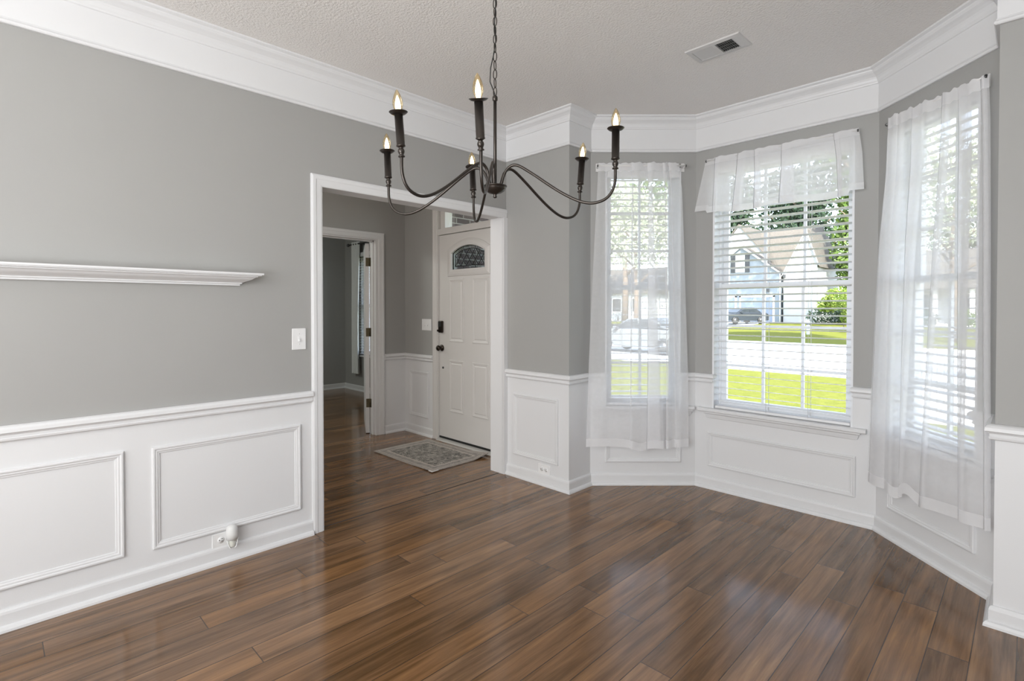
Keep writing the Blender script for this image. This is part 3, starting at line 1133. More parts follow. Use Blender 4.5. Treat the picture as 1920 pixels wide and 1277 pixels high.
# casing, transom, threshold
m = MB()
m.sweep([(DX0 - .085, FY, 0), (DX0 - .085, FY, 2.47), (DX1 + .085, FY, 2.47), (DX1 + .085, FY, 0)], [(-a, b) for a, b in CASEP], (0, -1, 0))
m.box(DX0 - .03, DX0 - .002, FY - .002, FY + .15, 0, 2.42)
m.box(DX1 + .002, DX1 + .03, FY - .002, FY + .15, 0, 2.42)
m.box(DX0 - .002, DX1 + .002, FY - .004, FY + .15, 2.060, 2.118)
trim(m, 'off-white casing and head rail around the front door', 'door casing', mat=M_door)
tw = empty('window_4', (DX0, FY, 2.118), 'transom window above the front door', 'window', kind='structure')
m = MB()
for x0, x1, z0, z1 in ((0, DW, 0, .012), (0, DW, .27, .30), (0, .070, .012, .27), (DW - .070, DW, .012, .27)):
    m.box(x0, x1, .03, .12, z0, z1)
m.build('transom_frame', M_door, tw)
m = MB()
m.box(.07, DW - .07, .09, .094, .010, .272)
m.build('glass_pane', M_glass, tw)
m = MB()
m.prism([(FY - .035, 0), (FY - .02, .012), (FY + .01, .02), (FY + .14, .02), (FY + .14, 0)], 'x', DX0 - .005, DX1 + .005)
trim(m, 'pale metal threshold strip under the front door', 'threshold', mat=simple('threshold_metal', (.55, .54, .52, 1), .4, .3, noise=.05))
# covered porch outside the door
M_brick = None
def brick_mat():
    m, nt, b = newmat('porch_brick')
    g = N(nt, 'ShaderNodeNewGeometry')
    sp = N(nt, 'ShaderNodeSeparateXYZ')
    nt.links.new(g.outputs['Position'], sp.inputs[0])
    cv = N(nt, 'ShaderNodeCombineXYZ')
    nt.links.new(sp.outputs[1], cv.inputs[0])
    nt.links.new(sp.outputs[2], cv.inputs[1])
    br = N(nt, 'ShaderNodeTexBrick', Scale=1.0)
    br.inputs['Brick Width'].default_value = .205
    br.inputs['Row Height'].default_value = .068
    br.inputs['Mortar Size'].default_value = .006
    br.inputs['Color1'].default_value = sr('4a3f41')
    br.inputs['Color2'].default_value = sr('5e5052')
    br.inputs['Mortar'].default_value = sr('a3a19f')
    nt.links.new(cv.outputs[0], br.inputs['Vector'])
    nt.links.new(br.outputs['Color'], b.inputs['Base Color'])
    b.inputs['Roughness'].default_value = .85
    bp = N(nt, 'ShaderNodeBump', Strength=.4, Distance=.01)
    nt.links.new(br.outputs['Fac'], bp.inputs['Height'])
    bp.invert = True
    nt.links.new(bp.outputs[0], b.inputs['Normal'])
    return m


m = MB()
m.box(FX - .006, FX + .09, FY + .16, 1.62, -.55, 3.2)
st(m.build('wall_porch', brick_mat()), 'brick porch wall seen through the transom and fan glass', 'wall')

# rug
def rug_mat():
    m, nt, b = newmat('faded_rug_weave')
    tc = N(nt, 'ShaderNodeTexCoord')
    sp = N(nt, 'ShaderNodeSeparateXYZ')
    nt.links.new(tc.outputs['Object'], sp.inputs[0])
    ax = mathn(nt, 'ABSOLUTE', sp.outputs[0])
    ay = mathn(nt, 'ABSOLUTE', sp.outputs[1])
    d = mathn(nt, 'MINIMUM', mathn(nt, 'SUBTRACT', .437, ax), mathn(nt, 'SUBTRACT', .312, ay))
    # floral-ish field
    vo = N(nt, 'ShaderNodeTexVoronoi', Scale=17)
    nt.links.new(tc.outputs['Object'], vo.inputs['Vector'])
    no = N(nt, 'ShaderNodeTexNoise', Scale=26, Detail=4)
    nt.links.new(tc.outputs['Object'], no.inputs['Vector'])
    wv = mathn(nt, 'SINE', mathn(nt, 'MULTIPLY', vo.outputs['Distance'], 42))
    f = mathn(nt, 'MULTIPLY_ADD', wv, .22, mathn(nt, 'MULTIPLY_ADD', no.outputs['Fac'], 1.1, -.05))
    cr = nt.nodes.new('ShaderNodeValToRGB')
    nt.links.new(f, cr.inputs[0])
    e = cr.color_ramp.elements
    e[0].position = .25
    e[0].color = sr('4c4c4b')
    e[1].position = .78
    e[1].color = sr('b9b3ab')
    cr2 = nt.nodes.new('ShaderNodeValToRGB')
    nt.links.new(mathn(nt, 'ADD', f, .12), cr2.inputs[0])
    cr2.color_ramp.elements[0].position = .2
    cr2.color_ramp.elements[0].color = sr('777472')
    cr2.color_ramp.elements[1].position = .8
    cr2.color_ramp.elements[1].color = sr('aaa49e')
    inb = mathn(nt, 'GREATER_THAN', d, .098)
    mx = N(nt, 'ShaderNodeMix', data_type='RGBA')
    nt.links.new(inb, mx.inputs['Factor'])
    nt.links.new(cr2.outputs[0], mx.inputs['A'])
    nt.links.new(cr.outputs[0], mx.inputs['B'])
    last = mx.outputs['Result']
    for lo, hi, col in ((0, .012, 'b8aea6'), (.026, .034, 'c9c0b8'), (.082, .098, 'c4bab2')):
        k = mathn(nt, 'MULTIPLY', mathn(nt, 'GREATER_THAN', d, lo), mathn(nt, 'LESS_THAN', d, hi))
        q = N(nt, 'ShaderNodeMix', data_type='RGBA')
        nt.links.new(k, q.inputs['Factor'])
        nt.links.new(last, q.inputs['A'])
        q.inputs['B'].default_value = sr(col)
        last = q.outputs['Result']
    nt.links.new(last, b.inputs['Base Color'])
    b.inputs['Roughness'].default_value = .95
    bp = N(nt, 'ShaderNodeBump', Strength=.3, Distance=.003)
    n2 = N(nt, 'ShaderNodeTexNoise', Scale=300, Detail=2)
    nt.links.new(tc.outputs['Object'], n2.inputs['Vector'])
    nt.links.new(n2.outputs['Fac'], bp.inputs['Height'])
    nt.links.new(bp.outputs[0], b.inputs['Normal'])
    return m


rug = MB()
nx, ny = 44, 32
vs, fs = [], []
for j in range(ny + 1):
    for i in range(nx + 1):
        x = -.437 + .874 * i / nx
        y = -.312 + .624 * j / ny
        z = .009 + .0015 * math.sin(x * 9 + y * 5)
        # lifted far right corner and slightly curled near edges
        z += .035 * max(0, (x / .437 + y / .312) / 2 - .70) / .30 * .8
        z += .010 * max(0, (x / .437 - y / .312) / 2 - .6)
        vs.append((x, y, z))
k = len(vs)
vs += [(a, b, max(.0008, c - .008)) for a, b, c in vs]
for j in range(ny):
    for i in range(nx):
        a = j * (nx + 1) + i
        fs.append((a, a + 1, a + nx + 2, a + nx + 1))
        fs.append((k + a + nx + 1, k + a + nx + 2, k + a + 1, k + a))
edge = [i for i in range(nx + 1)] + [j * (nx + 1) + nx for j in range(1, ny + 1)] + [ny * (nx + 1) + i for i in range(nx - 1, -1, -1)] + [j * (nx + 1) for j in range(ny - 1, 0, -1)]
for a, b in zip(edge, edge[1:] + edge[:1]):
    fs.append((a, a + k, b + k, b))
rug.add(vs, fs)
rg = rug.build('entry_rug', rug_mat(), loc=(-.872, -.112, .0), rotz=math.radians(1.2))
tag(rg, 'small faded gray oriental rug on the foyer floor before the front door', 'rug')
m = MB()
m.box(.402, .448, -.325, -.255, .0075, .0125)
m.build('corner_tag', simple('pale_tag', (.66, .64, .62, 1), .8, noise=.03), rg)

# ------------------------------------------------------------------ study beyond the foyer
w = MB()
w.box(-5.2, FX - .116, 1.273, 1.42, 0, .60)
w.box(-5.2, FX - .116, 1.273, 1.42, 2.15, H)
w.box(-5.2, -4.60, 1.273, 1.42, .60, 2.15)
w.box(-3.55, FX - .116, 1.273, 1.42, .60, 2.15)
st(w.build('wall_study_front', M_gray), 'dim study front wall holding the draped window', 'wall')
w = MB()
w.box(-5.28, -5.134, -3.2, 1.42, 0, H)
st(w.build('wall_study_far', M_gray), 'dim far wall of the study', 'wall')
w = MB()
w.box(-5.2, FX - .116, -3.3, -3.2, 0, H)
st(w.build('wall_study_rear', M_gray), 'rear wall of the study, out of the view', 'wall')
w = MB()
w.box(FX - .116, FX - .006, FY + .15, 1.42, 0, H)
st(w.build('wall_study_side', M_gray), 'study side wall behind its open door', 'wall')
m = MB()
m.sweep([(FX - .116, 1.273, 0), (-5.134, 1.273, 0), (-5.134, -3.2, 0)], [(a, b * 1.0) for a, b in BASEP], (0, 0, 1), segs=[0])
st(m.build('baseboard_study_front', M_trim), 'white baseboard under the study window', 'baseboard')
m = MB()
m.sweep([(FX - .116, 1.273, 0), (-5.134, 1.273, 0), (-5.134, -3.2, 0)], [(a, b * 1.0) for a, b in BASEP], (0, 0, 1), segs=[1])
st(m.build('baseboard_study_far', M_trim), 'white baseboard on the far study wall', 'baseboard')
sw = empty('window_5', (-4.60, 1.273, .60), 'study window mostly hidden by the open door', 'window', kind='structure')
m = MB()
for x0, x1, z0, z1 in ((0, .05, 0, 1.55), (1.0, 1.05, 0, 1.55), (.05, 1.0, 0, .05), (.05, 1.0, 1.5, 1.55), (.05, 1.0, .75, .80)):
    m.box(x0, x1, .06, .13, z0, z1)
m.build('frame', M_vinyl, sw)
m = MB()
m.box(.05, 1.0, .09, .094, .05, 1.5)
m.build('glass_pane', M_glass, sw)
sb = empty('window_blind', (-4.60, 1.273, .57), 'white blind at the study window, seen edge-on past the open door', 'window blind')
m = MB()
for q in range(36):
    z = .04 + q * .043
    m.box(.0, 1.06, -.035, .012, z, z + .004, Matrix.Translation((0, 0, 0)))
m.build('slats', M_slat, sb)
m = MB()
m.box(-.004, 1.064, -.045, .0, 1.58, 1.64)
m.build('headrail', M_slat, sb)
m = MB()
m.box(0, 1.06, -.035, .012, -.012, .012)
m.build('bottom_rail', M_slat, sb)
dc = empty('window_drape', (-4.63, 1.19, .29), 'white drape panel hanging in the study, left of its window', 'curtain')
m = MB()
vs, fs = [], []
nu = 40
for j in range(25):
    v = j / 24
    for i in range(nu + 1):
        u = i / nu
        vs.append((lerp(-.135, .13 - .05 * math.sin(v * 2.4), u), .02 * math.sin(u * 22 + v), 2.09 * (1 - v)))
for j in range(24):
    for i in range(nu):
        a = j * (nu + 1) + i
        fs.append((a, a + 1, a + nu + 2, a + nu + 1))
m.add(vs, fs, True)
m.build('drape_panel', M_drape, dc, recalc=False)
dr = empty('curtain_rod', (-4.5, 1.19, 2.345), 'dark round rod holding the study drape', 'curtain rod')
m = MB()
m.tube([(-.34, 0, 0), (.9, 0, 0)], .012, 10)
m.build('rod', M_gunmetal, dr)
m = MB()
m.sphere((-.36, 0, 0), .026, 14)
m.build('finial', M_gunmetal, dr)
for xx in (.03, .85):
    m = MB()
    m.tube([(xx, 0, 0), (xx, .083, 0)], .008, 8)
    m.lathe([(0, -.006), (.026, -.006), (.026, .003), (0, .003)], (0, 0, 0), 14, Matrix.Translation((xx, .078, 0)) @ Matrix.Rotation(PI / 2, 4, 'X'))
    m.build('bracket', M_gunmetal, dr)
# open study door with hinges
ang = math.radians(152)
sd = empty('door_2', (FX - .118, SD1 - .004, .008), 'white study door swung open past its hinges', 'door', ang, kind='structure')
m = MB()
m.box(.0, .76, .002, .042, 0, 2.0)
m.build('door_slab', M_trim, sd)
for hz in (1.805, 1.065, .317):
    m = MB()
    m.tube([(-.004, -.002, hz - .045), (-.004, -.002, hz + .045)], .0065, 10)
    m.box(-.0035, -.0003, .004, .036, hz - .045, hz + .045)
    m.build('hinge', M_brass, sd)
jh = empty('trim_%d' % (TN[0] + 1), (FX, SD1, 0), 'brass hinge leaves on the study door jamb', 'hinge leaves', kind='structure')
TN[0] += 1
for hz in (1.813, 1.073, .325):
    m = MB()
    m.box(-.112, -.082, -.003, .0005, hz - .045, hz + .045)
    m.build('hinge_leaf', M_brass, jh)

# ------------------------------------------------------------------ ceiling vent
vt = empty('ceiling_vent', (1.758, -.110, H), 'white metal supply vent in the dining room ceiling', 'vent', math.radians(-1))
M_vent = simple('vent_enamel', (.62, .61, .60, 1), .4, noise=.02)
VL, VW = .300, .182
m = MB()
m.sweep([(-VL / 2, -VW / 2, 0), (VL / 2, -VW / 2, 0), (VL / 2, VW / 2, 0), (-VL / 2, VW / 2, 0)], [(0, 0), (.004, -.006), (.030, -.009), (.030, -.001)], (0, 0, 1), closed=True)
m.box(-.008, .008, -VW / 2 + .028, VW / 2 - .028, -.0085, -.001)
m.box(VL / 2 - .052, VL / 2 - .028, -VW / 2 + .028, VW / 2 - .028, -.0085, -.001)
m.build('vent_frame', M_vent, vt)
m = MB()
m.box(-VL / 2 + .02, VL / 2 - .02, -VW / 2 + .02, VW / 2 - .02, -.0012, -.0004)
m.build('duct_interior', M_slot, vt)
m = MB()
for k in range(9):
    x = -VL / 2 + .038 + k * .0122
    m.box(-.0058, .0058, -VW / 2 + .03, VW / 2 - .03, -.0006, .0006, Matrix.Translation((x, 0, -.006)) @ Matrix.Rotation(math.radians(-24), 4, 'Y'))
m.build('closed_louvers', M_vent, vt)
m = MB()
for k in range(9):
    x = .014 + k * .0105
    m.box(-.0045, .0045, -VW / 2 + .03, VW / 2 - .03, -.0005, .0005, Matrix.Translation((x, 0, -.006)) @ Matrix.Rotation(math.radians(58), 4, 'Y'))
for k in range(1, 4):
    y = VW / 2 - .03 - k * .032
    m.box(.01, VL / 2 - .05, y - .0012, y + .0012, -.004, -.002)
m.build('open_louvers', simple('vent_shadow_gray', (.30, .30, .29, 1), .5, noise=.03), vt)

# ------------------------------------------------------------------ chandelier
CX, CY = 1.518, -1.55
ch = empty('chandelier', (CX, CY, 1.745), 'dark bronze six-arm candle chandelier hanging on a chain', 'chandelier')
Z0 = 1.745
def cp(fn, name, mat, parent=ch):
    mb = MB()
    fn(mb)
    return mb.build(name, mat, parent)


cp(lambda m: m.lathe([(0, 0), (.006, .001), (.008, .006), (.006, .012), (.008, .016), (.024, .020), (.036, .028), (.042, .038), (.043, .043), (.046, .044), (.046, .047), (.040, .048), (.02, .050), (.012, .056), (.0, .056)], (0, 0, 0), 28), 'hub', M_bronze)
cp(lambda m: (m.tube([(0, 0, .05), (0, 0, .385)], .0065, 12), m.lathe([(.0065, .37), (.010, .374), (.010, .386), (.006, .392), (0, .393)], (0, 0, 0), 14)), 'stem', M_bronze)
# chain: oval links, alternately turned
chn = bpy.data.objects.new('chain', None)
COL.objects.link(chn)
chn.parent = ch
lz = .388
k = 0
while lz < 2.70 - Z0:
    def link(m):
        pts = []
        for q in range(24):
            a = 2 * PI * q / 24
            x = .0072 * math.cos(a)
            z = .0165 * (1 if math.sin(a) > 0 else -1) * (abs(math.sin(a)) ** .75)
            pts.append((x, z))
        rot = (0.25, 1.82)[k % 2] + .06 * (k % 3)
        p3 = [(x * math.cos(rot), x * math.sin(rot), lz + .018 + z) for x, z in pts]
        m.tube(p3 + [p3[0]], .0019, 8, caps=False)
    mb = MB()
    link(mb)
    mb.build('chain_link', M_bronze, chn)
    lz += .0335
    k += 1
cp(lambda m: m.tube([(0, 0, .392), (-.010, .004, .41), (-.022, -.006, .45), (-.016, -.008, .50), (-.006, -.004, .54), (.002, .002, .60), (-.003, 0, .66), (.003, .001, .74), (-.002, 0, .84), (0, 0, .95)], .0022, 8), 'power_cord', M_black)
cp(lambda m: m.lathe([(0, .955), (.01, .955), (.012, .962), (.055, .972), (.062, .98), (.062, .995), (0, .995)], (0, 0, 0), 24), 'ceiling_canopy', M_bronze)
ARMS = [(0.416, .405, -93.1), (.390, .345, -50.7), (.455, .454, 29.1), (.450, .438, 80.1), (.400, .375, 151.8), (.470, .464, -152.9)]
APROF = [(.060, 1.788), (.066, 1.806), (.076, 1.826), (.100, 1.849), (.140, 1.864), (.180, 1.866), (.225, 1.858), (.290, 1.839), (.36, 1.817), (.46, 1.784), (.56, 1.753), (.66, 1.727), (.74, 1.712), (.81, 1.706), (.87, 1.709), (.925, 1.719), (.965, 1.737), (.99, 1.762), (1.0, 1.79), (1.0, 1.832)]
def smooth_path(pts, n=3):
    out = []
    P = [Vector(p) for p in pts]
    for i in range(len(P) - 1):
        p0, p1, p2, p3 = P[max(i - 1, 0)], P[i], P[i + 1], P[min(i + 2, len(P) - 1)]
        for k in range(n):
            t = k / n
            out.append(.5 * ((2 * p1) + (p2 - p0) * t + (2 * p0 - 5 * p1 + 4 * p2 - p3) * t * t + (3 * p1 - p0 - 3 * p2 + p3) * t ** 3))
    out.append(P[-1])
    return out


M_cup_in = M_bronze
for (rp, rj, az) in ARMS:
    a = math.radians(az)
    e = Vector((math.cos(a), math.sin(a), 0))
    pts = [e * (t * rj if i > 2 else .022 + .006 * i) + Vector((0, 0, z - Z0)) for i, (t, z) in enumerate(APROF)]
    arm = cp(lambda m: m.tube(smooth_path(pts), .0056, 10), 'arm', M_bronze)
    ax = (e * (rp - rj) + Vector((0, 0, 1.965 - 1.832))).normalized()
    base = e * rj + Vector((0, 0, 1.824 - Z0))
    M = Matrix.Translation(base) @ ax.to_track_quat('Z', 'Y').to_matrix().to_4x4()
    L = (e * rp + Vector((0, 0, 1.965 - Z0)) - base).length
    cp(lambda m: m.lathe([(0, -.002), (.011, 0), (.0115, .003), (.008, .005), (.0075, .009), (.010, .013), (.0115, .019), (.010, .025), (.007, .029), (.0085, .031), (.012, .033), (.0155, .035), (.0155, .038), (.0140, .039), (.0140, L - .004), (0, L - .004)], (0, 0, 0), 20, M), 'candle_sleeve', M_bronze, arm)
    cp(lambda m: m.lathe([(0, L - .003), (.014, L - .004), (.024, L - .001), (.030, L + .004), (.031, L + .005), (.024, L + .002), (.012, L + .001), (0, L + .001)], (0, 0, 0), 24, M), 'drip_pan', M_bronze, arm)
    b0 = L + .002
    cp(lambda m: m.lathe([(.0085, b0), (.0105, b0 + .006), (.0150, b0 + .016), (.0172, b0 + .027), (.0165, b0 + .038), (.0130, b0 + .052), (.0080, b0 + .064), (.0035, b0 + .072), (.0, b0 + .076)], (0, 0, 0), 20, M), 'bulb', M_bulbglass, arm)
    cp(lambda m: m.lathe([(.0, b0), (.006, b0 + .002), (.0085, b0 + .012), (.0095, b0 + .024), (.0078, b0 + .036), (.0045, b0 + .048), (.0015, b0 + .056), (0, b0 + .057)], (0, 0, 0), 14, M), 'filament', M_filament, arm)

# ================================================================== OUTSIDE
def ground_mat(name, c1, c2, scale, bump=.5):
    m, nt, b = newmat(name)
    g = N(nt, 'ShaderNodeNewGeometry')
    n = N(nt, 'ShaderNodeTexNoise', Scale=scale, Detail=6, Roughness=.65)
    nt.links.new(g.outputs['Position'], n.inputs['Vector'])
    cr = nt.nodes.new('ShaderNodeValToRGB')
    cr.color_ramp.elements[0].position = .3
    cr.color_ramp.elements[0].color = c1
    cr.color_ramp.elements[1].position = .72
    cr.color_ramp.elements[1].color = c2
    nt.links.new(n.outputs['Fac'], cr.inputs[0])
    nt.links.new(cr.outputs[0], b.inputs['Base Color'])
    b.inputs['Roughness'].default_value = .9
    bp = N(nt, 'ShaderNodeBump', Strength=bump, Distance=.03)
    nt.links.new(n.outputs['Fac'], bp.inputs['Height'])
    nt.links.new(bp.outputs[0], b.inputs['Normal'])
    return m


M_grass = ground_mat('lawn_grass', (.074, .088, .010, 1), (.150, .152, .026, 1), 9)
M_grass.node_tree.nodes['Principled BSDF'].inputs['Specular IOR Level'].default_value = .1
M_asph = ground_mat('pale_concrete_road', (.50, .50, .50, 1), (.60, .60, .59, 1), 3, .1)
M_conc = ground_mat('driveway_concrete', (.55, .54, .52, 1), (.66, .65, .63, 1), 2, .1)
m = MB()
m.box(-70, 60, 1.66, 12.85, -.9, -.5)
tag(m.build('lawn', M_grass), 'sunny near lawn between the house and the road', 'lawn', kind='structure')
m = MB()
m.box(.9, 3.6, 7.6, 12.86, -.7, -.488)
tag(m.build('driveway', M_conc), 'pale concrete apron beside the near lawn, seen through the right curtain', 'driveway', kind='structure')
m = MB()
m.box(-70, 60, 12.85, 25.4, -.9, -.52)
tag(m.build('road', M_asph), 'pale sunlit road beyond the near lawn', 'road', kind='structure')
m = MB()
m.prism([(25.4, -.52), (25.52, -.40), (25.75, -.40), (25.75, -.9), (25.4, -.9)], 'x', -70, 60)
tag(m.build('curb', M_conc), 'pale curb on the far side of the road', 'curb', kind='structure')
m = MB()
m.prism([(25.75, -.40), (32, -.36), (45, -.05), (90, .1), (90, -1), (25.75, -1)], 'x', -90, 80)
tag(m.build('far_lawn', M_grass), 'lawn across the road, rising to the houses', 'lawn', kind='structure')
m = MB()
m.prism([(25.5, -.385), (32, -.34), (45, -.03), (49.5, -.02), (49.5, -.2), (25.5, -.6)], 'x', -21.0, -14.2)
tag(m.build('driveway', M_conc), 'concrete driveway leading to the shade-tinted garage', 'driveway', kind='structure')

M_siding = None
def siding_mat(name, col):
    m, nt, b = newmat(name)
    g = N(nt, 'ShaderNodeNewGeometry')
    sp = N(nt, 'ShaderNodeSeparateXYZ')
    nt.links.new(g.outputs['Position'], sp.inputs[0])
    f = mathn(nt, 'FRACT', mathn(nt, 'MULTIPLY', sp.outputs[2], 6.5))
    b.inputs['Base Color'].default_value = col
    b.inputs['Roughness'].default_value = .6
    bp = N(nt, 'ShaderNodeBump', Strength=.5, Distance=.02)
    nt.links.new(f, bp.inputs['Height'])
    nt.links.new(bp.outputs[0], b.inputs['Normal'])
    return m


M_side = siding_mat('white_lap_siding', (.40, .41, .42, 1))
M_shade_blue = siding_mat('shade_blue_lap_siding', (.175, .205, .235, 1))  # bluish shade on the garage front is put into this siding color
M_roofm = ground_mat('tan_shingles', (.070, .062, .052, 1), (.105, .093, .078, 1), 5, .3)
M_hwin = simple('house_window_glass', (.03, .036, .042, 1), .08, noise=.1)
M_shut = simple('gray_shutter', (.035, .038, .042, 1), .6, noise=.1)
M_htrim = simple('house_trim', (.80, .80, .80, 1), .5, noise=.02)
M_gdoor = simple('shade_blue_garage_door', (.17, .205, .265, 1), .5, noise=.02)  # darkened and blued so the door carries the shade in its color


def gable(m, x0, x1, y0, y1, ze0, ze1, xp, zp, z0=-.2):
    m.prism([(x0, z0), (x1, z0), (x1, ze1), (xp, zp), (x0, ze0)], 'y', y0, y1)


hs = empty('house', (-16, 50, -.1), 'white gabled house with garage across the road, seen through the middle window', 'house')
def hp(fn, name, mat, parent=hs):
    mb = MB()
    fn(mb)
    o = mb.build(name, mat)
    o.parent = parent
    pl = hs.location if parent is hs else hs.location
    if parent is hs:
        o.location = -hs.location
    return o


def hp2(fn, name, mat, par):
    mb = MB()
    fn(mb)
    o = mb.build(name, mat)
    o.parent = par
    return o


gw_ = hp(lambda m: gable(m, -20.8, -13.75, 49.5, 56, 4.72, 4.72, -17.28, 7.40), 'garage_wing', M_shade_blue)
hp(lambda m: gable(m, -22.5, -14.0, 51.2, 57, 4.6, 4.6, -18.2, 9.75), 'tall_gable_wall', M_side)
rgw = hp(lambda m: gable(m, -13.55, -10.72, 49.8, 57, 4.5, 5.75, -11.58, 8.40), 'right_gable_wall', M_side)
hp(lambda m: m.prism([(50.6, 4.4), (56.0, 9.55), (61, 4.4)], 'x', -22, -11.8), 'main_roof', M_roofm)
def roofs(m, x0, x1, y0, y1, ze0, ze1, xp, zp, t=.16, ov=.25):
    m.prism([(x0, ze0), (xp, zp), (xp, zp + t), (x0 - ov, ze0 + t * .6 - ov * (zp - ze0) / (xp - x0))], 'y', y0, y1)
    m.prism([(xp, zp), (x1, ze1), (x1 + ov, ze1 + t * .6 - ov * (zp - ze1) / (x1 - xp)), (xp, zp + t)], 'y', y0, y1)
hp(lambda m: roofs(m, -20.8, -13.75, 49.3, 56, 4.72, 4.72, -17.28, 7.40), 'garage_roof', M_roofm)
hp(lambda m: roofs(m, -13.55, -10.72, 49.55, 57, 4.5, 5.75, -11.58, 8.40), 'right_gable_roof', M_roofm)
hp(lambda m: roofs(m, -22.5, -14.0, 51.0, 57, 4.6, 4.6, -18.2, 9.75), 'tall_gable_roof', M_roofm)
hp(lambda m: (roofs(m, -20.8, -13.75, 49.22, 49.32, 4.66, 4.66, -17.28, 7.34, .2, .3), roofs(m, -13.55, -10.72, 49.48, 49.58, 4.45, 5.7, -11.58, 8.34, .2, .2)), 'bargeboards', M_htrim)
for x0, x1 in ((-17.3, -14.35), (-20.5, -17.9)):
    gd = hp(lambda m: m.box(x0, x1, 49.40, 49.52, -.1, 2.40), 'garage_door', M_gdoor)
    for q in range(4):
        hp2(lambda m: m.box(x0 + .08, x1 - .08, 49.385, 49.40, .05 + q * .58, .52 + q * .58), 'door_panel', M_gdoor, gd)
    hp2(lambda m: (m.box(x0 - .15, x0, 49.36, 49.5, -.1, 2.58), m.box(x1, x1 + .15, 49.36, 49.5, -.1, 2.58), m.box(x0 - .15, x1 + .15, 49.36, 49.5, 2.42, 2.60)), 'door_trim', M_htrim, gd)
wi = hp(lambda m: m.box(-17.87, -16.98, 49.42, 49.5, 4.9, 6.7), 'upper_window', M_htrim)
hp2(lambda m: (m.box(-17.80, -17.05, 49.40, 49.43, 4.97, 5.76), m.box(-17.80, -17.05, 49.40, 49.43, 5.84, 6.62)), 'pane', simple('pale_curtained_pane', (.25, .26, .27, 1), .2, noise=.05), wi)
for x0 in (-18.33, -16.97):
    hp(lambda m: m.box(x0, x0 + .43, 49.42, 49.5, 4.88, 6.72), 'shutter', M_shut)
hp(lambda m: m.tube([(-13.72, 49.42, -.1), (-13.72, 49.42, 4.6)], .06, 8), 'downspout', M_htrim)
hp(lambda m: m.box(-14.9, -14.7, 49.3, 49.5, 2.9, 3.2), 'wall_lamp', M_shut)
hp(lambda m: m.box(-13.5, -13.35, 49.45, 49.8, 4.2, 4.5), 'valley_shadow', M_shut)  # dark block standing in for the shadow under the roof valley


def simple_house(loc, w, d, he, hr, label, cols=0):
    r = empty('house', loc, label, 'house', group=None)
    def q(fn, name, mat, parent=r):
        mb = MB()
        fn(mb)
        return mb.build(name, mat, parent)
    q(lambda m: m.box(-w / 2, w / 2, 0, d, 0, he), 'walls', M_side)
    q(lambda m: m.prism([(-.5, he - .1), (d / 2, hr), (d + .5, he - .1)], 'x', -w / 2 - .4, w / 2 + .4), 'roof', M_roofm)
    n = int(w / 2.6)
    for k in range(n):
        x = -w / 2 + w * (k + .5) / n
        f = q(lambda m: m.box(x - .62, x + .62, -.06, 0, 1.0, 2.6), 'window', M_htrim)
        q(lambda m: m.box(x - .54, x + .54, -.08, -.05, 1.08, 2.52), 'pane', M_hwin, f)
    if cols:
        q(lambda m: m.box(-w / 2, w / 2, -2.4, 0, 0, .25), 'porch_floor', M_conc)
        q(lambda m: m.prism([(-2.8, 2.9), (0, 3.6), (0, 2.9)], 'x', -w / 2 - .2, w / 2 + .2), 'porch_roof', M_roofm)
        for k in range(cols):
            x = -w / 2 + .3 + (w - .6) * k / (cols - 1)
            q(lambda m: m.box(x - .14, x + .14, -2.4, -2.12, .25, 2.9), 'porch_column', M_htrim)


simple_house((1.0, 49.5, -.1), 11, 9, 3.3, 6.4, 'low white house with a columned porch across the road, behind the right curtain', 6)
simple_house((-33, 47.5, -.1), 13, 9, 3.2, 6.2, 'low white house across the road, behind the left curtain')


